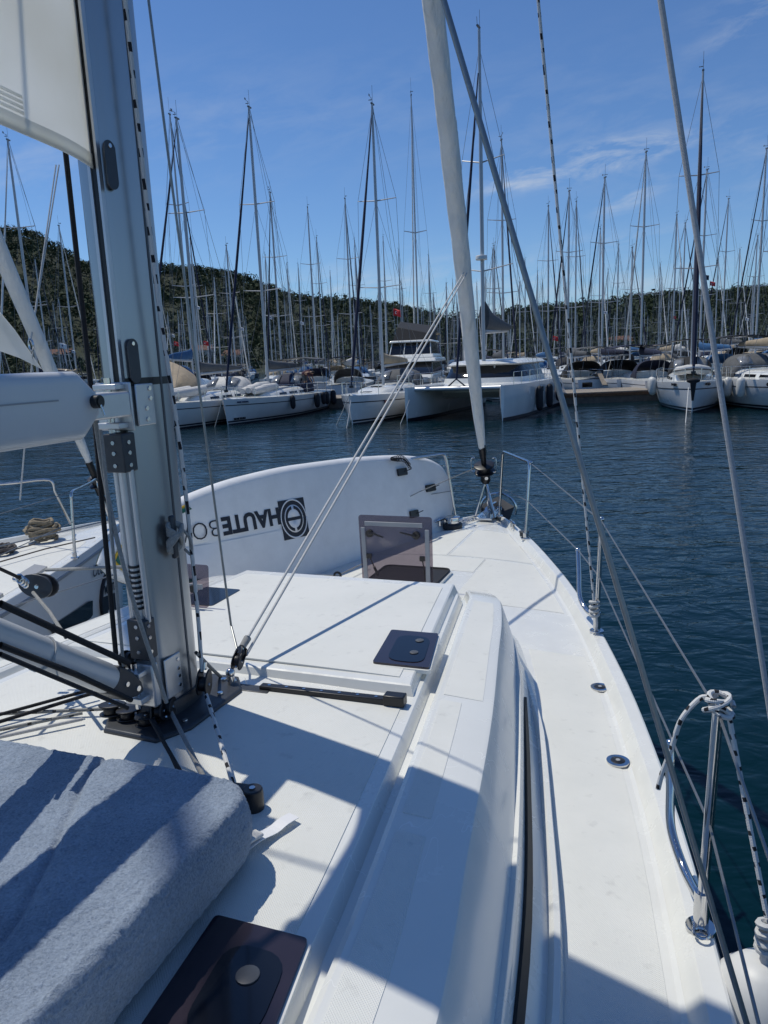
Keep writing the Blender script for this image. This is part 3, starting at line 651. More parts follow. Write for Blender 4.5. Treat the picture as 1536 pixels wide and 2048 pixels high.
# --- jib track at the foot of the riser
tr = MB(); p0 = L(522, 1372, ROOF+.02); p1 = L(790, 1401, ROOF+.02); d = nrm(p1-p0); w_ = nrm(np.cross(V(0, 0, 1), d))
tr.box((p0+p1)/2+V(0, 0, -.004), (np.linalg.norm(p1-p0), .030, .022), (d, w_, V(0, 0, 1))); trk = tr.build('jib_track', BLACK, boat, bevel=.003)
tr = MB(); tr.box(p1+V(0, 0, .004), (.07, .042, .036), (d, w_, V(0, 0, 1))); tr.build('end_stop', BLACK, trk, bevel=.004)
for k in range(7):
    tr = MB(); tr.disc(p0+(p1-p0)*(k+.5)/7.5+V(0, 0, .0065), (0, 0, 1), .006, .002, 8); tr.build('screw', STEEL, trk)
tr = MB(); tr.box(p0+V(-.03, -.01, -.012), (.14, .05, .012), (d, w_, V(0, 0, 1))); tr.build('track_plate', DGREY, trk, bevel=.003)

# --- deck fillers, cleats
for px, py in ((1200, 1371), (1236, 1518)):
    p = L(px, py, 1.535); p[2] = deckz(p[0], p[1])+.004
    f = MB(); f.disc(p, (0, 0, 1), .041, .006, 28, ri=.025); fo = f.build('deck_filler', STEEL, boat)
    f = MB(); f.disc(p+V(0, 0, .0005), (0, 0, 1), .027, .006, 24); f.build('cap', BLACK, fo)
    f = MB(); f.disc(p+V(0, 0, .0065), (0, 0, 1), .009, .003, 6); f.build('key_hole', GREYTR, fo)
def cleat(p, d, parent, sz=.2):
    d = nrm(d); mb = MB(); up = V(0, 0, 1)
    mb.tube([p-d*sz/2+up*.045, p-d*sz*.25+up*.05, p+d*sz*.25+up*.05, p+d*sz/2+up*.045], [.006, .012, .012, .006], 8)
    for k in (-.18, .18): mb.tube([p+d*sz*k, p+d*sz*k+up*.05], [.014, .010], 8)
    return mb.build('mooring_cleat', STEEL, parent)
for sgn in (1, -1):
    cleat(V(sgn*(half(4.25)-.05), 4.22, ZR+.004), V(-.42*sgn, 1, 0), boat, .2)
    mb = MB(); c = V(sgn*(half(3.95)-.045), 3.95, ZR+.004); mb.disc(c, (0, 0, 1), .035, .035, 14); mb.disc(c+V(0, 0, .03), (0, 0, 1), .04, .01, 14); mb.build('fairlead', DGREY, boat)

# --- stanchions, pulpit, guard wires
def stan(a, sgn, top=.60, nm='stanchion'):
    n = half(a)-.035; p = V(sgn*n, a, ZR); q = p+V(sgn*(.015 if sgn > 0 else .22), 0, top); mb = MB(); mb.tube([p+V(0, 0, .05), q], .0125, 12); st = mb.build(nm, STEEL, boat)
    mb = MB(); mb.ball(q, .0145, 10, 5); mb.build('cap', STEEL, st)
    mb = MB(); mb.disc(p+V(0, 0, .003), (0, 0, 1), .036, .012, 20); mb.tube([p, p+V(0, 0, .11)], .0185, 12); mb.build('socket', STEEL, st)
    mb = MB(); mb.tube([p+V(.0, -.035, .02)+.018*V(math.cos(t), 0*math.sin(t), 0)+V(0, -.018*math.sin(t), 0) for t in np.linspace(0, 2*math.pi, 13)], .004, 6); mb.build('eye', STEEL, st)
    return p, q
SA = []
for sgn in (1, -1):
    lst = []
    for a in (-4.0, -2.2, -.10, 1.93):
        lst.append(stan(a, sgn))
    SA.append(lst)
# bent gate braces at the starboard stanchions
def brace(p, q1, q2):
    mb = MB(); pts = [p, p*.75+q1*.25+V(0, 0, -.015), q1, q1*.35+q2*.65, q2]
    mb.tube(spline([p, (p+q1)/2+V(0, .02, -.035), q1, (q1+q2)/2, q2], 8), .0125, 12); o = mb.build('gate_brace', STEEL, boat)
    mb = MB(); mb.ball(q2, .0145, 10, 5); mb.build('cap', STEEL, o)
for k, a in ((2, -.10), (3, 1.93)):
    for sgn, lst in ((1, SA[0]), (-1, SA[1])):
        p = lst[k][0]+V(-.005*sgn, 0, .085)
        if k == 2: q1 = L(1342, 1655, ZR+.14); q2 = L(1340, 1488, ZR+.34)
        else: q1 = L(1160, 1195, ZR+.11); q2 = L(1156, 1100, ZR+.34)
        if sgn < 0: q1 = V(-q1[0], q1[1], q1[2]); q2 = V(-q2[0]-.10, q2[1], q2[2])
        brace(p, q1, q2)
        lst[k] = (lst[k][0], lst[k][1], q2)
# pulpit, two halves
for sgn in (1, -1):
    f0 = V(.10*sgn, 4.66, ZR); f1 = V(.155*sgn, 4.58, ZR+.60); r1 = V(.50*sgn, 3.92, ZR+.60); r0 = V((half(3.88)-.05)*sgn, 3.86, ZR)
    if sgn < 0: f0 = V(-.235, 4.42, ZR); f1 = V(-.315, 4.40, ZR+.60); r1 = V(-.86, 3.50, ZR+.60); r0 = V(-.66, 3.50, ZR)
    k = nrm(r1-f1)
    mb = MB(); mb.tube([f0]+spline([f0*.1+f1*.9, f1+V(0, 0, -.01)+k*.012, f1+k*.06], 6)+spline([r1-k*.06, r1+V(0, 0, -.01)-k*.012, r1*.9+r0*.1], 6)+[r0], .0125, 12)
    pu = mb.build('pulpit', STEEL, boat)
    for q in (f0, r0):
        mb = MB(); mb.disc(q, (0, 0, 1), .034, .012, 18); mb.tube([q, q+V(0, 0, .05)], .018, 12); mb.build('socket', STEEL, pu)
    mb = MB(); mb.ball(r1+V(.012*sgn, -.01, 0), .016, 8, 5); mb.build('wire_fitting', STEEL, pu)
    lst = SA[0] if sgn > 0 else SA[1]
    up_ = [r1]+[q[1]-V(0, 0, .01) for q in lst[::-1]]
    fm = f0*.55+f1*.45
    lo_ = [fm, r0*.5+r1*.5]+[lst[3][2], lst[3][0]*.5+lst[3][1]*.5, lst[2][2]*.2+(lst[2][0]*.5+lst[2][1]*.5)*.8, lst[2][0]*.5+lst[2][1]*.5, lst[1][0]*.5+lst[1][1]*.5, lst[0][0]*.5+lst[0][1]*.5]
    if sgn > 0: lo_ = lo_[:4]+lo_[5:]
    mb = MB(); mb.tube(up_, .0036, 6); mb.build('guard_wire', WIRE, boat)
    mb = MB(); mb.tube(lo_, .0036, 6); mb.build('guard_wire', WIRE, boat)

# --- mast
def mprof(z):
    pts = []
    for k in range(28):
        t = 2*math.pi*k/28; c, s = math.cos(t), math.sin(t)
        e = .62; x = math.copysign(abs(c)**e, c)*.062; y = math.copysign(abs(s)**(.62 if s < 0 else .85), s)*(.125 if s < 0 else .100)+.008
        pts.append((x, y, z))
    return pts
MZ0, MZ1 = 1.925, 15.0
mb = MB(); mb.loft([mprof(z) for z in (MZ0, 2.6, 3.4, 6, 10, MZ1)]); mast = mb.build('mast', ALU, boat, smooth=30)
def strip(name, n0, n1, a0, a1, z0, z1, mat, parent=mast, bev=0):
    mb = MB(); mb.box(((n0+n1)/2, (a0+a1)/2, (z0+z1)/2), (abs(n1-n0), abs(a1-a0), abs(z1-z0))); return mb.build(name, mat, parent, bevel=bev)
strip('furling_slot', .012, .032, -.1185, -.108, 2.30, MZ1-.3, BLACK)
strip('slot_lip', .032, .040, -.1225, -.108, 2.86, MZ1-.3, ALUW)
strip('slot_lip', .002, .012, -.1225, -.108, 2.86, MZ1-.3, ALUW)
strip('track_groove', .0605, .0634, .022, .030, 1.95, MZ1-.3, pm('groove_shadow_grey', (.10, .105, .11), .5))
def oval_plate(z, h, w, a):
    pts = []
    for k in range(24):
        t = 2*math.pi*k/24; sy = h/2-w/2; pts.append((.0605, a+w/2*math.cos(t), z+(sy if math.sin(t) > 0 else -sy)+w/2*math.sin(t)))
    mb = MB(); mb.prism(pts, (.0035, 0, 0)); o = mb.build('cover_plate', DGREY, mast)
    for s in (1,):
        mb = MB(); mb.disc((.064, a, z+s*(h/2-.014)), (1, 0, 0), .006, .003, 10); mb.build('screw', STEEL, o)
for (px, py) in ((222, 330), (268, 722)):
    p = LN(px, py, .062); oval_plate(p[2], .125, .046, p[1])
z_t = LN(296, 762, .062)[2]
pr = [(x*1.02, y*1.012-.0001, 0) for x, y, _ in mprof(0)]
mb = MB(); mb.loft([[(x, y, z_t-.011) for x, y, _ in pr], [(x, y, z_t+.011) for x, y, _ in pr]]); mb.build('tape_band', BLACK, mast)
# gooseneck bracket on the aft corner
zg = 2.905
strip('gooseneck_plate', .0605, .0665, -.100, -.020, zg-.065, zg+.055, ALUW, bev=.003)
strip('gooseneck_plate', -.055, .066, -.126, -.116, zg-.075, zg+.062, ALUW, bev=.003)
for zz in (zg+.040, zg+.012, zg-.016, zg-.048):
    mb = MB(); mb.disc((.0665, -.040-(.02 if zz < zg else .0), zz), (1, 0, 0), .007, .004, 10); mb.build('screw', STEEL, mast)
strip('gooseneck_lug', -.03, .05, -.165, -.116, zg+.042, zg+.058, ALUW, bev=.003); strip('gooseneck_lug', -.03, .05, -.165, -.116, zg-.068, zg-.050, ALUW, bev=.003)
mb = MB(); mb.tube([(0.01, -.148, zg-.085), (.01, -.148, zg+.075)], .010, 10); mb.build('gooseneck_pin', STEEL, mast)
mb = MB(); mb.box((.035, -.225, zg+.002), (.085, .17, .07)); mb.build('gooseneck_toggle', ALUW, mast, bevel=.006)
# furling gear tubes below the gooseneck
strip('furler_bracket', -.005, .062, -.175, -.1185, 2.715, 2.825, DGREY, bev=.004)
strip('furler_bracket', -.005, .062, -.165, -.1185, 2.145, 2.27, DGREY, bev=.004)
for n_, r_ in ((.004, .009), (.028, .014), (.056, .008)):
    mb = MB(); mb.tube([(n_, -.145, 2.72), (n_, -.140, 2.26)], r_, 12); mb.build('furler_tube', ALUW, mast)
for zz in (2.80, 2.77, 2.735, 2.25, 2.215, 2.17):
    mb = MB(); mb.disc((.062, -.15, zz), (1, 0, 0), .0065, .003, 10); mb.disc((.03, -.1755 if zz > 2.5 else -.1655, zz), (0, -1, 0), .0065, .003, 10); mb.build('screw', STEEL, mast)
for k in range(9):
    mb = MB(); mb.disc((.028, -.1405, 2.30+k*.016), (0, 0, 1), .019, .007, 12); mb.build('furler_gear', BLACK, mast)
# vang bracket
strip('vang_bracket', -.05, .058, -.150, -.1185, 1.985, 2.125, ALUW, bev=.006); strip('vang_bracket', .0605, .066, -.10, -.02, 1.99, 2.12, ALUW, bev=.003)
strip('vang_lug', -.02, .04, -.19, -.148, 2.095, 2.112, ALUW, bev=.003); strip('vang_lug', -.02, .04, -.19, -.148, 2.01, 2.03, ALUW, bev=.003)
mb = MB(); mb.tube([(.01, -.170, 1.99), (.01, -.170, 2.135)], .010, 10); mb.build('vang_pin', STEEL, mast)
for zz in (2.10, 2.07, 2.045, 2.015):
    mb = MB(); mb.disc((.066, -.035, zz), (1, 0, 0), .006, .003, 10); mb.build('screw', STEEL, mast)
# cleat with a halyard tail
cz = LN(347, 1072, .075)
mb = MB(); mb.box((.066, cz[1]-.01, cz[2]), (.02, .026, .05)); mb.box((.082, cz[1]-.01, cz[2]), (.016, .022, .135)); cl = mb.build('mast_cleat', DGREY, mast, bevel=.006)
mb = MB(); c0 = V(.086, cz[1]-.01, cz[2]); pts = []
for k in range(5):
    o = .006*k
    pts += [c0+V(.010, .030, .035-o), c0+V(.018, -.012, .0+o*.5), c0+V(-.002, -.034, -.034+o), c0+V(-.006, .002, -.05+o*.4), c0+V(-.002, .032, -.034+o), c0+V(.020, .0, .004), c0+V(.0, -.030, .036-o), c0+V(-.008, 0, .046)]
mb.tube(spline(pts, 4), .0055, 7); mb.tube(spline([c0+V(.008, .03, .02), c0+V(.02, .05, -.02), c0+V(.012, .06, -.07), c0+V(0, .045, -.05)], 5), .0045, 6); mb.build('rope_turns', ROPEG, mast)
# mast foot
bp_ = [(-.10, -.21), (.10, -.22), (.155, -.12), (.165, .16), (.10, .25), (-.10, .25), (-.165, .16), (-.155, -.12)]
mb = MB(); mb.loft([[(x, y, 1.893) for x, y in bp_], [(x, y, 1.920) for x, y in bp_], [(x*.96, y*.97, 1.926) for x, y in bp_]]); step = mb.build('mast_step', DGREY, boat, bevel=.002)
pr = [(x*1.16, y*1.10, 0) for x, y, _ in mprof(0)]
mb = MB(); mb.loft([[(x, y, 1.92) for x, y, _ in pr], [(x, y, 1.965) for x, y, _ in pr], [(x*.97, y*.97, 1.972) for x, y, _ in pr]]); mb.build('collar', DGREY, step)
for x, y in ((.12, .1), (.12, -.1), (-.12, .1), (-.12, -.1), (.07, .2)):
    mb = MB(); mb.disc((x, y, 1.926), (0, 0, 1), .010, .008, 8); mb.build('bolt', STEEL, step)
mb = MB(); mb.loft([[(x*1.12, y*1.10, 1.889) for x, y in bp_], [(x*1.12, y*1.10, 1.911) for x, y in bp_]]); mb.build('step_plinth', GEL, step, bevel=.004)

# --- boom
BX = .055
def bsec(a, hh, ww, zc):
    out = []
    for k in range(24):
        t = 2*math.pi*k/24; c, s = math.cos(t), math.sin(t)
        out.append((BX+math.copysign(abs(c)**.28, c)*ww, a, zc+math.copysign(abs(s)**.32, s)*hh))
    return out
mb = MB(); bz = 2.905
mb.loft([bsec(a, .086, .062, bz+.012) for a in (-5.0, -3, -1.5, -.39, -.372)]+[bsec(-.362, .080, .061, bz+.012), bsec(-.315, .034, .060, bz+.012), bsec(-.303, .026, .052, bz+.012)], cap0=True, cap1=True)
boom = mb.build('boom', ALUP, boat, smooth=30)
mb = MB(); mb.box((BX+.0622, -2.6, bz+.03), (.002, 4.3, .004)); mb.build('boom_seam', GREYTR, boom)
pz = LN(195, 803, .117)
mb = MB(); mb.disc((.114, pz[1]-.01, pz[2]), (1, 0, 0), .017, .02, 16, ri=.010); mb.tube([(.10, pz[1]-.01, pz[2]), (.137, pz[1]-.01, pz[2])], .011, 12); mb.build('boom_pin', BLACK, boom)
mb = MB(); mb.tube([(.136, pz[1]-.012, pz[2]-.008), (.141, pz[1]-.008, pz[2]-.035)], .003, 6); mb.build('split_pin', STEEL, boom)

# --- mainsail, mostly rolled into the mast
tk = V(.018, -.118, 3.535); cl_ = V(.012, -.565, 3.575); hd = V(.018, -.118, 14.2)
mb = MB(); rows, cols = 60, 12; vs = []
for i in range(rows+1):
    t = (i/rows)**1.6
    for j in range(cols+1):
        u = j/cols; p = tk*(1-t)+hd*t; q = cl_*(1-t)+(hd+V(0, -.03, 0))*t; x = p*(1-u)+q*u
        x = x+V(.028*math.sin(math.pi*u)*(1-t)+.004*math.sin(9*u+13*t), 0, 0); vs.append(x)
mb.add(vs, [(i*(cols+1)+j, i*(cols+1)+j+1, (i+1)*(cols+1)+j+1, (i+1)*(cols+1)+j) for i in range(rows) for j in range(cols)])
ms = mb.build('mainsail', SAIL, boat, smooth=60); md = ms.modifiers.new('cloth', 'SOLIDIFY'); md.thickness = .0015
mb = MB(); vs = []
for j in range(13):
    u = j/12; x = tk*(1-u)+cl_*u+V(.028*math.sin(math.pi*u)+.004*math.sin(9*u)+.0022, 0, 0); vs += [x+V(0, 0, .001), x+V(0, 0, .038)]
mb.add(vs, [(2*j, 2*j+2, 2*j+3, 2*j+1) for j in range(12)]); o = mb.build('foot_tape', SAIL, ms); md = o.modifiers.new('cloth', 'SOLIDIFY'); md.thickness = .001
for k in range(4):
    mb = MB(); vs = []
    for j in range(6):
        u = .55+.45*j/5; x = tk*(1-u)+cl_*u+V(.028*math.sin(math.pi*u)+.004*math.sin(9*u)+.0026, 0, 0); vs += [x+V(0, 0, .044+.012*k), x+V(0, 0, .051+.012*k)]
    mb.add(vs, [(2*j, 2*j+2, 2*j+3, 2*j+1) for j in range(5)]); o = mb.build('clew_webbing', SAIL, ms); md = o.modifiers.new('cloth', 'SOLIDIFY'); md.thickness = .0015
mb = MB(); mb.disc(cl_+V(-.008, .03, .035), (1, 0, 0), .028, .016, 16, ri=.016); mb.tube([cl_+V(0, .02, .03), cl_+V(0, -.05, -.02)], .010, 8); mb.ball(cl_+V(0, -.075, -.035), (.018, .035, .03)); mb.build('clew_block', BLACK, ms)
mb = rope_mb([cl_+V(0, -.09, -.04), V(0, -2.6, bz+.14)], .006); mb.build('outhaul', FLECKD, boat)

# --- rigid vang
v0 = V(.01, -.185, 2.06); v1 = V(.01, -1.15, 2.78); dv = nrm(v1-v0)
mb = MB(); mb.tube([v0+dv*.125, v0+dv*.14, v1], [.040, .043, .043], 24); vang = mb.build('vang', ALUP, boat)
mb = MB(); mb.tube([v0+dv*.60, v1], .048, 24); mb.build('sleeve', ALUP, vang)
w_ = nrm(np.cross(dv, V(1, 0, 0)))
mb = MB()
prf = [v0+dv*.13+w_*.042, v0+dv*.06+w_*.038, v0+dv*.01+w_*.022, v0-dv*.015, v0+dv*.01-w_*.022, v0+dv*.06-w_*.045, v0+dv*.13-w_*.042]
mb.prism([p-V(.032, 0, 0) for p in prf], (.064, 0, 0)); mb.build('fork', DGREY, vang, bevel=.006)
for t, r_ in ((.02, .009), (.075, .008)):
    mb = MB(); mb.disc(v0+dv*t+V(.032, 0, 0), (1, 0, 0), r_, .004, 12); mb.build('bolt', STEEL, vang)
mb = MB(); mb.tube([v0+dv*.40+.046*(w_*math.cos(t)+V(1, 0, 0)*math.sin(t)) for t in np.linspace(0, 2*math.pi, 17)], .0025, 5); mb.tube(spline([v0+dv*.40+V(.046, 0, 0), v0+dv*.41+V(.05, 0, -.03), v0+dv*.40+V(.046, 0, -.06)], 4), .002, 5); mb.build('lashing', ROPEW, vang)
def block(p, d, side, sz=.05, parent=boat, mat=BLACK):
    """a two-cheeked pulley block: p = centre, d = long axis, side = sheave axis"""
    d = nrm(d); side = nrm(side-d*(side@d)); h = np.cross(d, side); bl = None
    mb = MB()
    for s in (-1, 1):
        prof = [p+side*s*.30*sz+d*sz*(.95*math.cos(t) if math.cos(t) > 0 else 1.25*math.cos(t))+h*sz*.72*math.sin(t) for t in np.linspace(0, 2*math.pi, 20)[:-1]]
        mb.prism(prof, side*s*.14*sz)
    mb.disc(p-side*.26*sz, side, sz*.60, sz*.52, 18)
    bl = mb.build('block', mat, parent, bevel=.002)
    mb = MB(); mb.tube([p-d*sz*1.15, p-d*sz*1.75], sz*.16, 8); mb.disc(p+side*sz*.44, side, sz*.14, sz*.06, 10); mb.disc(p-side*sz*.44, -side, sz*.14, sz*.06, 10)
    mb.build('pin', STEEL, bl); return bl

# --- running rigging led from the mast foot
def rope(name, pts, r, mat, sm=0, parent=boat, n=8):
    return rope_mb(spline(pts, sm) if sm else pts, r, n).build(name, mat, parent, smooth=60)
zr_ = ROOF+.03
# vang tackle, black lines either side of the tube
rope('vang_line', [LN(0, 1207, .07), LN(258, 1326, .055)], .0088, ROPEB)
rope('vang_line', [LN(0, 1290, .07), LN(150, 1348, .065), LN(262, 1400, .055)], .0080, ROPEB)
rope('vang_line', [LN(0, 1308, .10), LN(255, 1416, .07)], .0060, ROPEB)
# control lines running aft along the roof
for (q0, q1, r_, m_, z0) in (((190, 1377), (-120, 1462), .0060, ROPEB, .05), ((200, 1382), (-120, 1480), .0065, ROPEB, .05), ((205, 1418), (-140, 1434), .0060, FLECKD, .035),
                             ((165, 1426), (-140, 1488), .0058, FLECKD, .03), ((165, 1438), (-140, 1505), .0058, ROPEL, .03)):
    rope('control_line', [L(*q0, ROOF+z0), L(*q1, ROOF+z0*.8)], r_, m_)
c = L(222, 1418, ROOF+.05); block(c, L(0, 1428, ROOF+.04)-c, V(.2, .1, 1), .040)
c = L(255, 1428, ROOF+.045); block(c, L(0, 1460, ROOF+.04)-c, V(.2, .1, 1), .036)
c = L(292, 1440, ROOF+.04); block(c, L(0, 1490, ROOF+.04)-c, V(.2, .1, 1), .036)
c = L(318, 1423, ROOF+.06); block(c, V(.35, -1, -.1), V(1, .3, .1), .038)
c = L(232, 1322, ROOF+.12); block(LN(260, 1320, -.03), V(0, -1, .6), V(1, 0, 0), .040)
# lines from the foot of the mast to the clutches under the cushion
rope('halyard', [L(300, 1436, ROOF+.05), L(375, 1568, ROOF+.035), L(392, 1610, ROOF+.03)], .0062, ROPEB)
rope('halyard', [L(306, 1436, ROOF+.05), L(368, 1568, ROOF+.03)], .0045, ROPEB)
rope('halyard', [LN(190, 838, .03), LN(214, 985, .05), LN(260, 1180, .09), LN(333, 1405, .10)], .0062, ROPEG, 5)
rope('halyard', [L(336, 1412, ROOF+.05), L(418, 1575, ROOF+.03)], .0068, ROPEG)
rope('halyard', [LN(201, 860, .06), LN(222, 1060, .06), LN(247, 1332, .04)], .0048, ROPEG)
c = L(337, 1414, ROOF+.06); block(c, V(.3, -1, -.1), V(1, .3, .1), .036)
# black line and grey line hanging aft of the mast
rope('topping_line', [LN(104, 60, -.10), LN(135, 340, -.10), LN(190, 850, -.08), LN(232, 1312, -.05)], .0075, ROPEB)
# flecked halyard down the front of the mast and on to the organiser
hp = [LN(238, -120, .10), LN(250, 0, .10), LN(311, 560, .10), LN(361, 900, .10), LN(393, 1200, .10), LN(404, 1345, .10)]
rope('flecked_halyard', hp, .0066, FLECK, 4)
block(LN(408, 1368, .11), V(0, -.25, -1), V(1, .2, 0), .040)
rope('flecked_halyard', [LN(411, 1385, .115), L(440, 1480, ROOF+.06), L(468, 1576, ROOF+.03)], .0066, FLECK, 4)
# jib sheet: block and two parts up to the furled jib
bk = L(462, 1362, ROOF+.035); bt = LA(487, 1290, bk[1]+.10); up_b = LN(930, 541, 0.02)
dsh = nrm(up_b-bt)
block(bk*.45+bt*.55, -(bt-bk), V(1, .2, 0), .034); block(bk*.25+bt*.75, bt-bk, V(.3, 1, 0), .030)
mb = MB(); mb.tube([bk+V(0, 0, -.03), bk+V(0, 0, .02)], .014, 10); mb.ball(bk+V(0, 0, .03), .017, 8, 5); mb.build('shackle', STEEL, boat)
mb = MB(); mb.tube([bt-dsh*.01, bt+dsh*.035], [.012, .014], 10); mb.build('sheet_splice', ROPEG, boat)
rope('jib_sheet', [bt, up_b], .0052, ROPEW)
rope('jib_sheet', [bk*.3+bt*.7+V(.02, .01, 0), up_b+V(.02, .0, -.01)], .0052, ROPEW)
block(LN(931, 535, .02), dsh, V(1, 0, 0), .040)
# thin halyard ending at the same eye
rope('wire_halyard', [LN(288, -70, .02), LN(297, 0, .02), LN(345, 378, .02), LN(462, 1250, .02), bk*.35+bt*.65], .0042, WIRE)
e_ = L(465, 1368, ROOF+.012); mb = MB(); mb.disc(e_+V(0, 0, -.012), (0, 0, 1), .022, .008, 14); mb.tube([e_+.013*V(math.cos(t), 0, math.sin(t))+V(0, 0, .01) for t in np.linspace(0, 2*math.pi, 13)], .005, 6); mb.build('pad_eye', STEEL, boat)
rope('lashing_line', [LN(392, 1305, .10), L(440, 1352, ROOF+.03), e_+V(0, 0, .016)], .006, ROPEG, 5)
# turning block hung to port of the mast
pb = LN(82, 1172, -.55); side = V(.55, -.8, .1)
block(pb, V(1., .2, -.25), side, .058, mat=DGREY)
mb = MB()
for k in range(3): q = LN(40+k*5, 1158+k*4, -.55); mb.tube([q+.016*(V(math.cos(t), 0, math.sin(t))) for t in np.linspace(0, 2*math.pi, 11)], .004, 6)
mb.build('shackle', STEEL, boat)
rope('block_line', [LN(-60, 1110, -.55), LN(40, 1156, -.55)], .006, ROPEB); rope('block_line', [LN(92, 1140, -.54), LN(264, 1133, -.06)], .0058, ROPEG); rope('block_line', [LN(66, 1185, -.54), LN(100, 1225, -.4), LN(132, 1275, -.25)], .0062, ROPEG)
# organiser / clutch box beside the cushion
oc = L(470, 1592, ROOF+.035); do = nrm(L(505, 1590, ROOF)-L(430, 1580, ROOF)); wo_ = nrm(np.cross(V(0, 0, 1), do))
mb = MB(); mb.box(oc+V(0, 0, -.004)-do*.02, (.13, .06, .05), (do, wo_, V(0, 0, 1))); org = mb.build('rope_organiser', BLACK, boat, bevel=.005)
mb = MB(); mb.disc(oc+do*.05+V(0, 0, -.03), (0, 0, 1), .027, .058, 20); mb.build('sheave_post', BLACK, org, bevel=.003)
for q in (oc+do*.05+V(0, 0, .0285), oc-do*.02+V(0, 0, .0215)):
    mb = MB(); mb.disc(q, (0, 0, 1), .008, .003, 10); mb.build('screw', STEEL, org)

# --- standing rigging
shb = V(1.705, -.43, 1.56); sht = V(0.04, -.03, 6.96)
rope('shroud', [shb, sht], .0062, WIRE)
mb = MB(); dS = nrm(sht-shb); mb.tube([shb-dS*.1, shb+dS*.03], .012, 10); mb.build('shroud_turnbuckle', STEEL, boat)
rope('shroud', [V(-1.705, -.43, 1.56), V(-.04, -.03, 6.96)], .0062, WIRE)
tip = V(.9, -.35, 6.9)
# halyards led outboard
kb = SA[0][3][0]+V(-.012, -.02, .15)
kd = LN(1083, 0, .62)
def through(p, px, py, r0):
    """point on the photo ray (px,py) r0 metres along from the camera"""
    d = nrm(ray(px, py)); return loc_(CP+d*r0)
mastpt = lambda z: V(0.05, .08, z)
rope('spinnaker_halyard', [mastpt(15.0), kb], .0066, FLECK)
mb = MB()
for k in range(4): mb.tube([kb+V(0, 0, -.045+.022*k)+.021*V(math.cos(t), math.sin(t), .25*math.sin(t+k)) for t in np.linspace(0, 2*math.pi, 11)], .008, 6)
mb.tube(spline([kb+V(.01, 0, -.05), kb+V(.015, -.015, -.10), kb+V(.005, -.02, -.13)], 4), .0066, 6); mb.build('halyard_knot', ROPEW, boat)
# second halyard, led to a stanchion further aft
sh_ = through(None, 1536, 1400, 2.15); rope('spare_halyard', [mastpt(11.28), sh_, sh_+(sh_-mastpt(11.28))*.06], .0066, ROPEL)
# --- forestay and furled jib
fs0 = V(0, 4.52, 2.06); fs1 = V(0, 3.29, 5.24); dF = nrm(fs1-fs0); fsT = fs0+dF*12.4
FJ = [(.10, .020), (.16, .030), (.5, .047), (1.0, .058), (1.8, .066), (3.0, .070), (4.2, .074), (6, .07), (9, .05), (11.6, .02)]
ff = pchip([q[0] for q in FJ], [q[1] for q in FJ])
mb = MB(); rings = []
for s_ in np.concatenate([np.linspace(.10, 4.4, 130), np.linspace(4.5, 11.6, 40)]):
    c = fs0+dF*s_; r_ = ff(s_); ring = []
    for k in range(28):
        t = 2*math.pi*k/28; ph = (t+s_*2.3) % (2*math.pi)
        w = r_*(.90+.13*ph/(2*math.pi))*(1+.02*math.sin(7*s_+3*t)+.02*math.sin(19*s_-2*t))
        ring.append(c+w*(V(1, 0, 0)*math.cos(t)+np.cross(dF, V(1, 0, 0))*math.sin(t)))
    rings.append(ring)
mb.loft(rings); jib = mb.build('furled_jib', FURL, boat, smooth=70)
mb = MB(); mb.tube([fs0+dF*.0, fs0+dF*.06, fs0+dF*.13, fs0+dF*.20], [.022, .026, .034, .030], 16); mb.build('tack_wrap', BLACK, jib)
mb = MB(); mb.tube([fs0-dF*.25, fsT], .005, 6); mb.build('forestay', WIRE, boat)
dr = MB(); dr.disc(fs0-dF*.075, dF, .090, .014, 28); dr.disc(fs0-dF*.012, dF, .090, .014, 28); dr.tube([fs0-dF*.07, fs0], .055, 20); drum = dr.build('furling_drum', BLACK, boat)
mb = MB(); mb.tube([fs0-dF*.07, fs0-dF*.11, fs0-dF*.16, fs0-dF*.19], [.03, .042, .045, .025], 16); mb.build('drum_swivel', BLACK, drum)
mb = MB(); mb.disc(fs0-dF*.13+V(.02, -.045, 0), (.2, -1, 0), .016, .006, 12); mb.build('swivel_screw', STEEL, drum)
for s in (-1, 1):
    mb = MB(); q = fs0+V(s*.108, -.01, 0); mb.tube(spline([q+V(-s*.03, 0, .06), q+V(0, 0, .055), q+V(0, 0, -.05), q+V(-s*.03, 0, -.06)], 4), .005, 6); mb.build('drum_guard', STEEL, drum)
for s in (-1, 1):
    mb = MB(); mb.tube([fs0-dF*.16, V(s*.09, 4.52, ZR+.02)], .012, 8); mb.build('stay_strut', STEEL, boat)
mb = MB(); mb.tube([fs0-dF*.16, V(0, 4.72, ZR+.02)], .016, 8); mb.build('stay_toggle', STEEL, boat)
rope('furling_line', [fs0-dF*.04+V(-.09, 0, 0), V(-.42, 3.95, ZR+.34), V(-.5, 3.9, ZR+.30)], .004, ROPEG)
mb = MB(); mb.box((0, 4.62, ZR+.012), (.15, .30, .02)); mb.box((.05, 4.86, ZR-.0), (.012, .32, .07)); mb.box((-.05, 4.86, ZR-.0), (.012, .32, .07)); mb.tube([(-.06, 4.98, ZR), (.06, 4.98, ZR)], .026, 14); mb.build('bow_roller', STEEL, boat, bevel=.003)
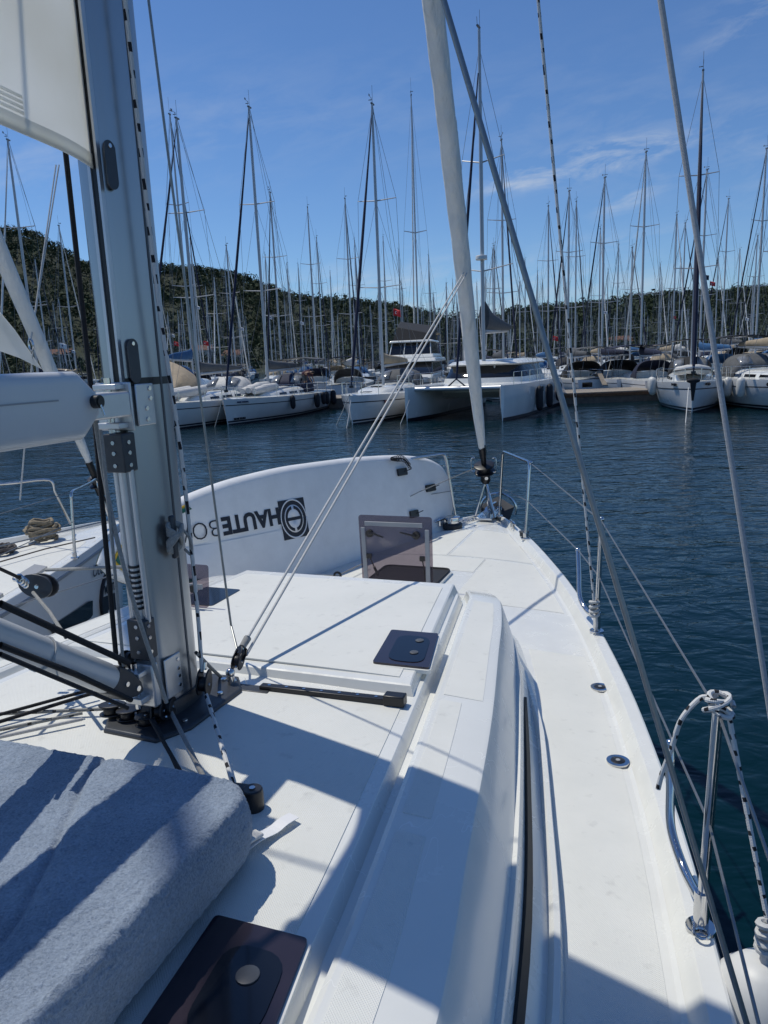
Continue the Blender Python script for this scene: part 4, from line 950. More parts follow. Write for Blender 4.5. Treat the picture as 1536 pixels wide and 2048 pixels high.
# windlass to port of the stem
wl_ = L(905, 1048, 1.58)
mb = MB(); mb.disc(wl_+V(0, 0, -.04), (0, 0, 1), .085, .05, 22); wd = mb.build('windlass', BLACK, boat, bevel=.004)
mb = MB(); mb.disc(wl_+V(0, 0, .012), (0, 0, 1), .058, .05, 20); mb.disc(wl_+V(0, 0, .055), (0, 0, 1), .066, .012, 20); mb.build('gypsy', STEEL, wd)
# chain from windlass to roller
ch0 = wl_+V(.05, .05, .02); ch1 = V(0, 4.60, ZR+.03)
for k in range(12):
    q = ch0*(1-k/11)+ch1*(k/11)-V(0, 0, .02*math.sin(math.pi*k/11)); mb = MB(); dd = nrm(ch1-ch0); s_ = V(0, 0, 1) if k % 2 else nrm(np.cross(dd, V(0, 0, 1)))
    mb.tube([q+dd*.022*math.cos(t)+s_*.012*math.sin(t) for t in np.linspace(0, 2*math.pi, 11)], .0045, 5); mb.build('chain_link', STEEL, boat)
# small deck fairleads for the furling line on the port side
for px, py in ((546, 1150), (675, 1151)):
    p = L(px, py, 1.60); mb = MB(); mb.tube([p+.022*V(math.cos(t), .2*math.cos(t), math.sin(t)) for t in np.linspace(0, 2*math.pi, 13)], .008, 6); mb.tube([p-V(0, 0, .02), p-V(0, 0, .06)], .014, 8); mb.build('line_fairlead', BLACK, boat)
rope('furling_line', [L(380, 1205, 1.62), L(546, 1150, 1.60), L(675, 1151, 1.60), L(735, 1123, 1.60)], .0045, ROPEG)
# ================================================================== things lying on or hanging from our boat
def wadd(mb):                                   # boat-axis mesh to world
    mb.v = [tuple(toworld(np.array(p))) for p in mb.v]; return mb
# --- sun cushion under blue towelling: dense rounded slab with folds and pile
def cushion():
    x0, x1, y0, y1, z0, z1 = -.95, .66, -2.25, -.560, 1.917, 2.08
    cx, cy = (x0+x1)/2, (y0+y1)/2; hx, hy = (x1-x0)/2, (y1-y0)/2
    nx_, ny_ = 420, 390
    def sdf_round(u):                            # squared-off grid parameter -> rounded corner in plan
        return u
    vs = np.zeros((ny_+1, nx_+1, 3))
    U, Vv = np.meshgrid(np.linspace(-1, 1, nx_+1), np.linspace(-1, 1, ny_+1))
    # dense towards the visible front right corner
    U = np.sign(U)*np.abs(U)**.9; 
    sx = U*(hx+.17); sy = Vv*(hy+.17)             # unrolled cloth: beyond the edge it turns down the side
    X = np.clip(sx, -hx, hx); Y = np.clip(sy, -hy, hy); over = np.maximum(np.abs(sx)-hx, np.abs(sy)-hy).clip(0)
    rc = .10                                     # plan corner radius
    ax_, ay_ = np.abs(X)-(hx-rc), np.abs(Y)-(hy-rc); cm = (ax_ > 0) & (ay_ > 0)
    l = np.maximum(np.hypot(ax_, ay_), 1e-6); mxx = np.maximum(ax_, ay_)
    k = np.where(cm, mxx/l, 1.)
    X = np.where(cm, np.sign(X)*((hx-rc)+ax_*k), X); Y = np.where(cm, np.sign(Y)*((hy-rc)+ay_*k), Y)
    # distance to the plan edge
    q = np.where(cm, rc-np.hypot(np.abs(X)-(hx-rc), np.abs(Y)-(hy-rc)), np.minimum(hx-np.abs(X), hy-np.abs(Y)))
    er = .014
    Z = np.full_like(X, z1)
    e = (1-np.clip(q, 0, er)/er); Z -= er*(1-np.sqrt(np.clip(1-e*e, 0, 1)))*.8*(over <= 0)
    Z = np.where(over > 0, z1-er*.8-over*(z1-z0-.035)/.17, Z)
    ex_ = np.where(over > 0, .010*np.sin(np.pi*np.clip(over/.17, 0, 1)), 0); X = X*(1+ex_/hx); Y = Y*(1+ex_/hy)
    X = X+cx; Y = Y+cy
    # fold between two towels (a line across the top), soft sag and rumples
    fx = np.interp(Y, [-1.6, -1.05, -.9, -.62], [.62, .46, .385, .235]); d = X-fx
    Z -= .009*np.exp(-(d/.009)**2)*(over <= 0)+.004/(1+np.exp((d+.05)/.03))*(over <= 0)
    Z += .003*np.exp(-((d-.05)/.03)**2)*(over <= 0)
    fx2 = np.interp(Y, [-1.6, -.9, -.62], [.50, .23, .06]); Z -= .003*np.exp(-((X-fx2)/.012)**2)*(over <= 0)
    sm = .0016*np.sin(9*X+5*Y)+.0008*np.sin(17*X-11*Y+1)+.0008*np.sin(31*X+23*Y+2)
    pile = RNG.normal(0, 1, X.shape); pile = (pile+np.roll(pile, 1, 0)+np.roll(pile, 1, 1)+np.roll(pile, (1, 1), (0, 1)))/2
    Z += sm*(over <= 0)+.0010*pile+.0030*np.exp(-((q-.016)/.006)**2)*(over <= 0)
    X += .0008*np.roll(pile, 7, 1); Y += .0008*np.roll(pile, 5, 0)
    P = np.stack([X, Y, Z], -1).reshape(-1, 3)
    n1 = nx_+1
    i = (np.arange(ny_)[:, None]*n1+np.arange(nx_)[None]).ravel()
    mb = MB(); mb.v = [tuple(toworld(p)-np.array([*base_, 0])) for p in P]; mb.f = list(zip(i, i+1, i+n1+1, i+n1)); return mb
base_ = toworld(V(.0, -1.4, 0))[:2]
cu = empty('sun_cushion', (*base_, 0), 0, 'thick sunbathing cushion covered in blue towelling on the cabin roof', 'cushion')
o = cushion().build('towelling_cover', TOWEL, cu, smooth=180)
mb = MB(); p0 = L(478, 1702, ROOF+.024); p1 = L(545, 1660, ROOF+.020); p2 = L(588, 1630, ROOF+.021); w_ = nrm(np.cross(V(0, 0, 1), p2-p0))*.017
vs = []
for t, p in enumerate(spline([p0, (p0+p1)/2+V(0, 0, .006), p1, (p1+p2)/2+V(0, 0, .003), p2], 3)): vs += [p-w_*1., p+w_*1.]
mb.add(vs, [(2*j, 2*j+1, 2*j+3, 2*j+2) for j in range(len(vs)//2-1)]); wadd(mb); mb.v = [(x-base_[0], y-base_[1], z) for x, y, z in mb.v]
o = mb.build('tie_strap', LWHITE, cu, smooth=0); md = o.modifiers.new('cloth', 'SOLIDIFY'); md.thickness = .0015
mb = MB(); q = p0*.62+p1*.38+V(0, 0, .014); mb.box(q, (.05, .030, .008), (nrm(p1-p0), nrm(w_), V(0, 0, 1))); wadd(mb); mb.v = [(x-base_[0], y-base_[1], z) for x, y, z in mb.v]; mb.build('strap_fold', WHITEC, cu, bevel=.003)
mb = MB(); mb.box((-.15, -1.42, 1.955), (1.52, 1.56, .075)); wadd(mb); mb.v = [(x-base_[0], y-base_[1], z) for x, y, z in mb.v]; mb.build('foam_core', NAVYC, cu, bevel=.02)

# --- inflatable paddle board on its edge against the port rail
PB0 = V(-1.3, 1.3, 1.53); PB1 = V(-.45, 4.0, 1.53); e0 = nrm(PB1-PB0); outw = nrm(np.cross(e0, V(0, 0, 1)))
if outw[0] > 0: outw = -outw
ti = R(12); ev0 = V(0, 0, 1)*math.cos(ti)+outw*math.sin(ti); ra = R(-2.7)
bu = e0*math.cos(ra)+ev0*math.sin(ra); bv = -e0*math.sin(ra)+ev0*math.cos(ra); bn = np.cross(bu, bv)     # board axes: length, width, face normal
if bn[0] < 0: bn = -bn
bo = PB0+ev0*.44
BL = 3.40
bw = pchip([0, .012, .04, .09, .18, .3, .45, .6, .75, .85, .92, .965, .99, 1.], [.0, .075, .15, .225, .315, .38, .412, .415, .40, .37, .325, .26, .16, .0])
bwt = toworld(bo+bu*1.7)
def bpt(s, v, off): return bo+bu*(BL*s)+bv*v+bn*off+bv*0+bn*(-.0)
brd = empty('paddle_board', tuple(bwt), 0, 'white inflatable paddle board lettered HAUTE, on edge along the port rail', 'paddle board')
def badd(mb, name, mat, par=brd, **k):
    wadd(mb); mb.v = [(x-bwt[0], y-bwt[1], z-bwt[2]) for x, y, z in mb.v]; return mb.build(name, mat, par, **k)
SS = np.concatenate([np.linspace(0, .06, 10)[:-1], np.linspace(.06, .9, 30)[:-1], np.linspace(.9, 1, 14)])
T_ = .065; rk = lambda s: .10*max(0, (.16-s)/.16)**2                      # half thickness and nose rocker
outl = [(s, bw(s)) for s in SS]+[(s, -bw(s)) for s in SS[::-1][1:-1]]
def oring(inset, off):
    rr = []
    for s, w in outl:
        f = max(0., 1-inset/.40); x = .5+(s-.5)*(1-inset*2/BL); rr.append(bo+bu*(BL*x)+bv*(w*f if inset < .4 else 0)+bn*(off-rk(s)))
    return rr
mb = MB(); RR = [oring(.055, -T_)]+[oring(.055*(1-math.sin(t)), -T_*math.cos(t)) for t in np.linspace(.2, math.pi-.2, 10)]+[oring(.055, T_)]
inner = [oring(i_, T_+.004*(1-((.40-i_)/.345)**2)) for i_ in (.11, .18, .26, .33, .38)]
mb.loft(RR+inner, cap0=True, cap1=True); board = badd(mb, 'board_body', BWHITE, smooth=50)
# rail stripes
def stripe(off0, off1, push, mat, s0=0., s1=1.):
    mb = MB(); rr = []
    for o in np.linspace(off0, off1, 4):
        t = math.acos(max(-1, min(1, -o/T_))); ins = .055*(1-math.sin(t))-push; rr.append([p for p, q in zip(oring(ins, o), outl) if s0 <= q[0] <= s1])
    mb.loft(rr, closed=(s0 == 0. and s1 == 1.), cap0=False, cap1=False); return badd(mb, 'rail_stripe', mat, smooth=60)
stripe(-.048, -.02, .003, GREEN); stripe(-.0655*.96, -.05, .0035, YELL)
# coloured nose: yellow rim, green band, green disc with a white ring
def nose_band(i0, i1, s_max, mat, off):
    mb = MB(); A_, B_ = [], []
    for (s, w), p, q in zip(outl, oring(i0, T_+off), oring(i1, T_+off)):
        if s <= s_max: A_.append((w, p, q))
    A_ = sorted(A_, key=lambda t: t[0]); mb.loft([[t[1] for t in A_], [t[2] for t in A_]], closed=False, cap0=False, cap1=False); o = badd(mb, 'nose_stripe', mat); md = o.modifiers.new('film', 'SOLIDIFY'); md.thickness = .001
nose_band(.050, .068, .15, YELL, .0065); nose_band(.068, .098, .15, GREEN, .0075)
rkd = lambda u: rk(u/BL)
mb = MB(); c0 = bo+bu*.30+bv*.01+bn*(T_+.010-rkd(.30)); nd = nrm(bn-bu*.12); mb.disc(c0, nd, .095, .005, 28); badd(mb, 'nose_disc', GREEN)
mb = MB(); mb.disc(c0+nd*.006, nd, .042, .002, 24, ri=.032); badd(mb, 'nose_ring', LWHITE)
mb = MB(); mb.box(c0+nd*.006-bu*.085, (.09, .012, .003), (bu, bv, bn)); badd(mb, 'nose_mark', LWHITE)
# lettering, upside down as the board stands
fz0 = T_+.0062
def on_board(u, v, off=0.): return bo+bu*u+bv*v+bn*(fz0+off)
ld = -bu; lu = -bv                                                  # letters run from the tail side to the nose side
def PBpx(x, y):
    w = unp(x, y, 1.); d = ray(x, y); P0 = toworld(bo+bn*fz0); nn = V(*(NX*bn[0]+AX*bn[1]), bn[2]); X = CP+d*(((P0-CP)@nn)/(d@nn)); q = loc_(X)-bo; return q@bu, q@bv
uH, vH = PBpx(561, 1032); uE, vE = PBpx(452, 1083)
mb = text_mb('HAUTE', .19, on_board(uH, vH+.045), ld, lu, bold=.006, thick=.0008, spacing=1.02); xs_ = [(V(*p)-bo)@bu for p in mb.v]
k = (uH-uE)/(max(xs_)-min(xs_)); mb = text_mb('HAUTE', .19*k, on_board(uH, vH+.055), ld, lu, bold=.006, thick=.0008, spacing=1.02); badd(mb, 'lettering', INK, smooth=0)
uA, vA = PBpx(446, 1083)
mb = text_mb('BOA', .19*k*1.02, on_board(uA, vH+.055), ld, lu, bold=-.0025, thick=.0008, spacing=1.05); badd(mb, 'lettering', INK, smooth=0)
uL, vL = PBpx(588, 1037); Ls = .25
mb = MB(); mb.box(on_board(uL, vL), (.245, .27, .0022), (bu, bv, bn)); badd(mb, 'emblem_square', INK)
def ering(r0, r1, off, mat, t0=0., t1=2*math.pi, sy=1.1):
    mb = MB(); A_, B_ = [], []
    for t in np.linspace(t0, t1, 40):
        A_.append(on_board(uL+r0*math.cos(t), vL+r0*sy*math.sin(t), off)); B_.append(on_board(uL+r1*math.cos(t), vL+r1*sy*math.sin(t), off))
    mb.loft([A_, B_], closed=False, cap0=False, cap1=False); o = badd(mb, 'emblem_ring', mat); md = o.modifiers.new('film', 'SOLIDIFY'); md.thickness = .0006
ering(.115, .124, .0022, LWHITE); ering(.001, .088, .0022, LWHITE); ering(.060, .080, .0032, INK, -math.pi/2+.15, math.pi/2-.15); ering(.060, .080, .0032, INK, math.pi/2+.15, 3*math.pi/2-.15)
mb = MB(); mb.box(on_board(uL, vL, .0032), (.125, .022, .0008), (bu, bv, bn)); badd(mb, 'emblem_bar', INK)
# fin boxes with straps, and the coiled leash
for (px, py, l_) in ((803, 944, .11), (860, 976, .12), (827, 1028, .10)):
    u_, v_ = PBpx(px, py); c0 = on_board(u_, v_); fb = MB(); P = [c0+bu*a*l_*.55+bv*b*.030 for a, b in ((-1, -1), (1, -1), (1, 1), (-1, 1))]
    fb.loft([rrect(*P, .012), rrect(*[p+bn*.016 for p in P], .012)]); fo = badd(fb, 'fin_box', BLACK, smooth=30)
    mb = MB(); mb.tube([c0+bu*.02+bn*.02, c0+bu*.10+bn*.03+bv*.012], .0035, 6); badd(mb, 'fin_tab', BLACK, fo)
u_, v_ = PBpx(815, 938); c0 = on_board(u_, v_, .03); cc = []; pa = spline([c0+bv*-.0, c0-bu*.06+bv*.07, c0-bu*.15+bv*.085], 6)+spline([c0-bu*.15+bv*.085, c0-bu*.22+bv*.10, c0-bu*.08+bv*.10, c0+bu*.0+bv*.03], 8)
for i_, p in enumerate(spline(pa, 6)):
    t = i_*.9; cc.append(p+.013*(bn*math.cos(t)+bv*math.sin(t)))
mb = MB(); mb.tube(cc, .0032, 5); badd(mb, 'leash', BLACK)

# --- spare rope end knotted on the stanchion, and a fender hung outside
st2 = SA[0][2]; kt = st2[1]
kw = toworld(kt); rp_ = empty('knotted_rope', tuple(kw), 0, 'white rope with black flecks knotted round the nearest stanchion top', 'rope')
def kadd(mb, name, mat, root, org, **k): wadd(mb); mb.v = [(x-org[0], y-org[1], z-org[2]) for x, y, z in mb.v]; return mb.build(name, mat, root, **k)
pts = []
for i_ in range(60):
    t = i_*.42; pts.append(kt+V(.024*math.cos(t)+.008*math.cos(t*.37), .022*math.sin(t)+.012*math.sin(t*.53), .008+.020*math.sin(t*.61)))
kadd(rope_mb(pts, .0062, 8), 'knot', FLECK2, rp_, kw, smooth=60)
tl = [kt+V(-.02, .01, .02), L(1398, 1398, kt[2]+.015), L(1362, 1440, kt[2]-.03), L(1342, 1500, kt[2]-.11), L(1324, 1548, kt[2]-.18), L(1316, 1578, kt[2]-.22)]
kadd(rope_mb(spline(tl, 8), .0062, 10), 'rope_tail', FLECK2, rp_, kw, smooth=60)
ftop = L(1534, 1835, 1.72)
kadd(rope_mb(spline([kt+V(.02, -.01, 0), kt*.62+ftop*.38+V(.012, 0, 0), ftop+V(0, 0, .0)], 8), .006, 8), 'hanging_end', FLECK2, rp_, kw, smooth=60)
fw = toworld(ftop); fd = empty('fender', tuple(fw), 0, 'grey covered fender hanging on a flecked rope outside the starboard rail', 'fender')
mb = MB(); rings = []
for z_, r_ in ((-.10, .03), (-.115, .06), (-.16, .10), (-.24, .115), (-.6, .115), (-.70, .09), (-.75, .03)): rings.append([ftop+V(r_*math.cos(t), r_*math.sin(t)-.02, z_) for t in np.linspace(0, 2*math.pi, 25)[:-1]])
mb.loft(rings); kadd(mb, 'fender_body', FWHITE, fd, fw, smooth=60)
mb = MB(); rings = []
for z_, r_ in ((-.20, .112), (-.205, .119), (-.6, .120), (-.68, .10)): rings.append([ftop+V(r_*math.cos(t), r_*math.sin(t)-.02, z_) for t in np.linspace(0, 2*math.pi, 25)[:-1]])
mb.loft(rings, cap0=False, cap1=False); kadd(mb, 'fender_sock', FGREY, fd, fw, smooth=60)
mb = MB()
for k in range(4): mb.tube([ftop+V(0, -.01, -.07+.02*k)+.018*V(math.cos(t), math.sin(t), .3*math.sin(t+k)) for t in np.linspace(0, 2*math.pi, 11)], .008, 6)
mb.tube([ftop+V(0, -.01, -.05), ftop+V(.0, -.02, -.11)], .012, 8); kadd(mb, 'fender_knot', ROPEW, fd, fw)

# --- anchor on the bow roller
aw = toworld(V(0, 4.9, ZR)); an = empty('anchor', tuple(aw), 0, 'grey plough anchor stowed on the bow roller under the furling drum', 'anchor')
mb = MB(); mb.prism([V(-.012, 4.55, ZR+.06), V(-.012, 4.60, ZR+.09), V(-.012, 5.02, ZR+.07), V(-.012, 5.10, ZR-.12), V(-.012, 5.06, ZR-.14), V(-.012, 4.98, ZR+.03)], (.024, 0, 0)); kadd(mb, 'shank', STEEL, an, aw)
mb = MB(); mb.add([V(0, 5.10, ZR+.10), V(.17, 5.02, ZR+.02), V(.06, 4.96, ZR-.30), V(0, 5.04, ZR-.36), V(-.06, 4.96, ZR-.30), V(-.17, 5.02, ZR+.02), V(0, 4.98, ZR-.05)], [(0, 1, 6), (1, 2, 6), (2, 3, 6), (3, 4, 6), (4, 5, 6), (5, 0, 6), (0, 5, 4, 3), (0, 3, 2, 1)]); kadd(mb, 'fluke', DGREY, an, aw, smooth=20)
mb = MB(); mb.tube([V(.02+.17*math.sin(t), 5.00, ZR+.0+.15*math.cos(t)) for t in np.linspace(-1.9, 1.9, 18)], .012, 8); kadd(mb, 'roll_bar', STEEL, an, aw)

# ================================================================== sister yacht alongside to port
SN, SAx = -3.72, -.62
sroot_p = toworld(V(SN, SAx, 0)); sis = empty('sailboat', tuple(sroot_p), -TH, 'white sailing yacht moored close alongside to port, dark hull window and bow rail', 'sailboat')
yacht_shell(sis, -.06)
def SL(x, y, z): p = L(x, y, z); return V(p[0]-SN, p[1]-SAx, p[2])
def SLN(x, y, n): p = LN(x, y, n+SN); return V(p[0]-SN, p[1]-SAx, p[2])
ZS = ZR-.06
pad('nonskid_panel', lambda a: max(half(a)-.19, .02), lambda a: -max(half(a)-.19, .02), -1.5, 4.0, lambda x, a: deckz(x, a)-.06, parent=sis, cols=9, n=30)
for sgn in (1, -1):
    for a0, a1 in ((.5, 1.75), (2.2, 2.55), (3.6, 3.85), (3.98, 4.12)):
        pass
# grey toe strips on the starboard bow
for a0, a1 in ((-.4, 2.55), (2.85, 3.2)):
    mb = MB(); rr = []
    for a in np.linspace(a0, a1, 14): rr.append([(half(a)-.19, a, deckz(half(a)-.19, a)-.058), (half(a)-.19, a, deckz(half(a)-.19, a)-.040), (half(a)-.32, a, deckz(half(a)-.32, a)-.040), (half(a)-.32, a, deckz(half(a)-.32, a)-.058)])
    mb.loft(rr); mb.build('deck_strip', GREYTR, sis)
# hull window, crease line, name and badge
def hsx(a, z): bow = max(0, (a-2.5)/2.3); hb = half(a); return float(np.interp(z, [.35, .95, 1.40, ZR-.02], [hb*(.94-.16*bow), hb*(.985-.05*bow), hb-.004, hb]))
def hullpt(px, py):
    """photo position -> point on the sister's starboard topside"""
    n_ = 1.0
    for _ in range(12):
        p = SLN(px, py, n_); n_ = .5*n_+.5*hsx(p[1], p[2]+.06)
    return SLN(px, py, n_)
def hull_patch(name, poly, mat, off, th=.004, par=sis):
    o_ = [hullpt(*q) for q in poly]; c = sum(o_)/len(o_); nr = nrm(np.cross(o_[len(o_)//3]-o_[0], o_[2*len(o_)//3]-o_[0])); nr = nr if nr[0] > 0 else -nr
    mb = MB(); mb.prism([p+nr*(off-.02) for p in o_], nr*(.02+th)); return mb.build(name, mat, par, smooth=30), nr
hull_patch('hull_window', [(96, 1255), (176, 1203), (184, 1201), (184, 1230), (180, 1236), (132, 1270), (110, 1272)], TINT, .004)
el = [(219+16*math.cos(t)-2*math.sin(t), 1194+52*math.sin(t)) for t in np.linspace(0, 2*math.pi, 29)[:-1]]
bd, nr = hull_patch('name_badge', el, INK, .003)
el2 = [(219+13.5*math.cos(t)-2*math.sin(t), 1194+48*math.sin(t)) for t in np.linspace(0, 2*math.pi, 29)[:-1]]
hull_patch('badge_face', [q for q in el2 if q[1] < 1196-.32*(q[0]-219)], pm('badge_grey', (.50, .51, .51), .35), .0065, .002, sis)
a_, b_ = hullpt(207, 1189), hullpt(233, 1176); t_ = text_mb('MASTER', .16, a_+nr*.010, b_-a_, np.cross(nr, nrm(b_-a_)), bold=.004, thick=.001); wdt = max((V(*p)-a_)@nrm(b_-a_) for p in t_.v)
t_ = text_mb('MASTER', .16*np.linalg.norm(b_-a_)/wdt*1.0, a_+nr*.010, b_-a_, np.cross(nr, nrm(b_-a_)), bold=.003, thick=.001); t_.build('badge_lettering', INK, sis, smooth=0)
for q in ([(212, 1242), (216, 1222), (219, 1214), (219, 1240)], [(224, 1240), (226, 1216), (231, 1226), (230, 1238)]): hull_patch('badge_sail', q, LWHITE, .0065, .002)
a_, b_ = hullpt(184, 1156), hullpt(212, 1143); t_ = text_mb('Ocean', .15, a_+nr*.004, b_-a_, np.cross(nr, nrm(b_-a_)), bold=-.001, thick=.001, shear=.35); t_.build('boat_name', INK, sis, smooth=0)
# bow rail halves, guard wires
rl = MB(); A0 = SL(150, 1117, ZS); f1_ = SLN(142, 985, A0[0]-.01); f2_ = SLN(192, 959, .14); f3_ = V(.16, 4.5, ZS)
rl.tube([A0]+spline([A0*.12+f1_*.88, f1_*.97+f2_*.03, f1_*.7+f2_*.3], 5)+spline([f1_*.25+f2_*.75, f2_, f2_*.85+f3_*.15], 5)+[f3_], .0125, 10); bp = rl.build('pulpit', STEEL, sis)
q = MB(); q.disc(A0, (0, 0, 1), .034, .012, 16); q.tube([A0, A0+V(0, 0, .05)], .018, 10); q.build('socket', STEEL, bp)
P2 = V(-f1_[0]+.02, f1_[1], f1_[2]); P3 = V(-A0[0], A0[1], ZS); rl = MB(); g1 = SLN(98, 960, -.12); g0 = SLN(142, 1048, -.05)
rl.tube([g0]+spline([g0*.25+g1*.75, g1, g1*.7+P2*.3], 5)+spline([g1*.2+P2*.8, P2, P2*.8+P3*.2], 5)+[P3], .0125, 10); rl.build('pulpit', STEEL, sis)
for sgn in (1, -1):
    prev_t = f1_ if sgn > 0 else P2
    for a in (1.93, -.1, -2.2):
        p = V(sgn*(half(a)-.05), a, ZS); mb = MB(); mb.tube([p, p+V(0, 0, .6)], .0125, 8); mb.build('stanchion', STEEL, sis)
        for k in (.59, .30):
            a_ = V(prev_t[0], prev_t[1], ZS+k) if k == .30 else V(prev_t[0], prev_t[1], prev_t[2]); mb = MB(); mb.tube([a_, p+V(0, 0, k)], .0035, 5); mb.build('guard_wire', WIRE, sis)
        prev_t = p+V(0, 0, .59)
sf0 = V(0, 4.52, 2.0); mb = MB(); rings = []
fsd = dF
for s_ in np.linspace(.12, 11.6, 90):
    c_ = sf0+fsd*s_; rings.append([c_+ff(s_)*(1+.04*math.sin(5*s_+t))*(V(1, 0, 0)*math.cos(t)+np.cross(fsd, V(1, 0, 0))*math.sin(t)) for t in np.linspace(0, 2*math.pi, 19)[:-1]])
mb.loft(rings); sj = mb.build('furled_jib', FURL, sis, smooth=70)
mb = MB(); mb.tube([sf0-fsd*.05, sf0+fsd*.16], [.03, .036], 12); mb.build('tack_wrap', BLACK, sj)
mb = MB(); mb.disc(sf0-fsd*.10, fsd, .085, .014, 20); mb.disc(sf0-fsd*.03, fsd, .085, .014, 20); mb.tube([sf0-fsd*.2, sf0], .05, 14); mb.tube([sf0-fsd*.5, sf0-fsd*.15], .014, 8); mb.build('furling_drum', BLACK, sis)
# loose clew of her jib standing out behind our mast
cw = [SLN(-60, 560, .0), SLN(-20, 600, .0), SLN(30, 660, .0), SLN(84, 738, .03), SLN(40, 716, .08), SLN(0, 702, .10), SLN(-60, 690, .1)]
mb = MB(); mb.add(cw+[p+V(-.004, -.002, 0) for p in cw], [tuple(range(7)), tuple(range(13, 6, -1))]+[(i, (i+1) % 7, 7+(i+1) % 7, 7+i) for i in range(7)]); mb.build('jib_clew', SAIL, sis, smooth=0)
mb = MB(); rg = SLN(62, 690, .04); mb.tube([rg+.05*V(math.cos(t)*.5, 0, math.sin(t)) for t in np.linspace(0, 2*math.pi, 15)], .008, 6); mb.build('clew_ring', STEEL, sj)
for q0, q1 in (((62, 680), (112, 330)), ((62, 680), (118, 330)), ((66, 700), (40, 1000))): mb = MB(); mb.tube([SLN(*q0, .04), SLN(*q1, -.2)], .007, 6); mb.build('jib_sheet', ROPEW, sis)
mb = MB(); mb.loft([[(x*1.0, y, z) for x, y, z in mprof(zz)] for zz in (1.5, 6, 10, 15)]); sm_ = mb.build('mast', ALU, sis, smooth=30)
mb = MB(); mb.loft([[(sx_*w_, a, z) for sx_, z in ((-1, 1.45), (-.9, 1.72), (-.5, 1.80), (.5, 1.80), (.9, 1.72), (1, 1.45))] for a, w_ in ((-4, 1.2), (-1, 1.15), (.8, .95), (1.25, .8))]); mb.build('coachroof', GEL, sis, bevel=.02)
# rope coils on her deck
def coil(c, r, turns, rr, mat, label, tall=.5):
    mb = MB(); pts = []
    for i_ in range(turns*14):
        t = i_*2*math.pi/14; k = i_/(turns*14); pts.append(V(r*(1-.25*math.sin(9*k))*math.cos(t), r*(1-.2*math.cos(7*k))*math.sin(t), rr+tall*k*r*1.6+.012*math.sin(3*t+k*20)))
    mb.tube(pts, rr, 7); w = toworld(V(c[0]+SN, c[1]+SAx, c[2])); mb.v = [tuple(V(*p)) for p in mb.v]; o = mb.build('rope_coil', mat, None, smooth=60); o.location = tuple(w); return tag(o, label, 'rope')
c_ = SL(88, 1083, ZS-.02); coil(V(c_[0], c_[1], deckz(c_[0], c_[1])-.055), .12, 9, .016, ROPEBR, 'tan mooring rope heaped on a cleat of the yacht alongside', .9)
c_ = SL(2, 1110, ZS-.02); coil(V(c_[0], c_[1], deckz(c_[0], c_[1])-.055), .10, 7, .013, ROPEGR, 'brown rope coil lying flat on the deck of the yacht alongside', .35)
rope('mooring_line', [SL(-40, 1135, 1.53), SL(90, 1098, 1.53), SL(190, 1075, 1.53)], .006, ROPEGR, parent=sis)
rope('mooring_line', [SL(-40, 1118, 1.52), SL(70, 1088, 1.53)], .006, ROPEGR, parent=sis)
# ================================================================== the boats across the basin
fshape = pchip([0, .2, .4, .55, .7, .82, .92, .98, 1.], [.78, .93, 1., .98, .86, .63, .33, .11, .02])
class Hull:
    """plumb-bowed yacht hull; y from -.56L (stern) to +.44L (bow), mast step near y = 0"""
    def __init__(s, Lh, B, fb): s.L, s.B, s.fb = Lh, B, fb
    def y(s, t): return s.L*(t-.56)
    def t(s, y): return y/s.L+.56
    def zs(s, t): return s.fb*(.86+.14*t*t)
    def w(s, t, f):                    # half width at fraction f of the freeboard
        bow = max(0., (t-.55)/.45); return s.B/2*fshape(t)*float(np.interp(f, [-.2, 0, .35, .8, 1.], [.62-.3*bow, .80-.34*bow, .93-.2*bow, .99-.04*bow, 1.]))
    def ring(s, t, fs, off=0.):
        return [(s.w(t, f)+off, s.y(t)-.22*max(0, (t-.8)/.2)**2*(1-f), s.zs(t)*f) for f in fs]
    def build(s, root, mat=HULLW, n=22, stripe=STRIPE, boot=ANTIF, deck=GEL):
        T = list(np.linspace(0, .8, int(n*.6)))+list(np.linspace(.84, 1., int(n*.4))); fs = (1., .8, .5, .25, .08, -.2)
        mb = MB(); mb.loft([s.ring(t, fs)+[(-x, y, z) for x, y, z in reversed(s.ring(t, fs))] for t in T], closed=False, cap0=True, cap1=True); h = mb.build('hull', mat, root, smooth=45)
        mb = MB(); mb.loft([[(s.w(t, 1.)*k, s.y(t), s.zs(t)+.06*(1-k*k)+.002) for k in (1., .6, .2, -.2, -.6, -1.)] for t in T], closed=False, cap0=False, cap1=False); mb.build('deck', deck, root, smooth=60)
        for sg in (1, -1):
            for f0, f1, m_ in ((.085, .15, stripe), (.74, .775, stripe), (-.15, .05, boot)):
                if m_ is None: continue
                mb = MB(); mb.loft([[(sg*x, y, z) for x, y, z in s.ring(t, (f0, f1), .006)] for t in T], closed=False, cap0=False, cap1=False); o = mb.build('waterline_stripe' if f0 < .5 else 'cove_stripe', m_, root, smooth=60)
        return h
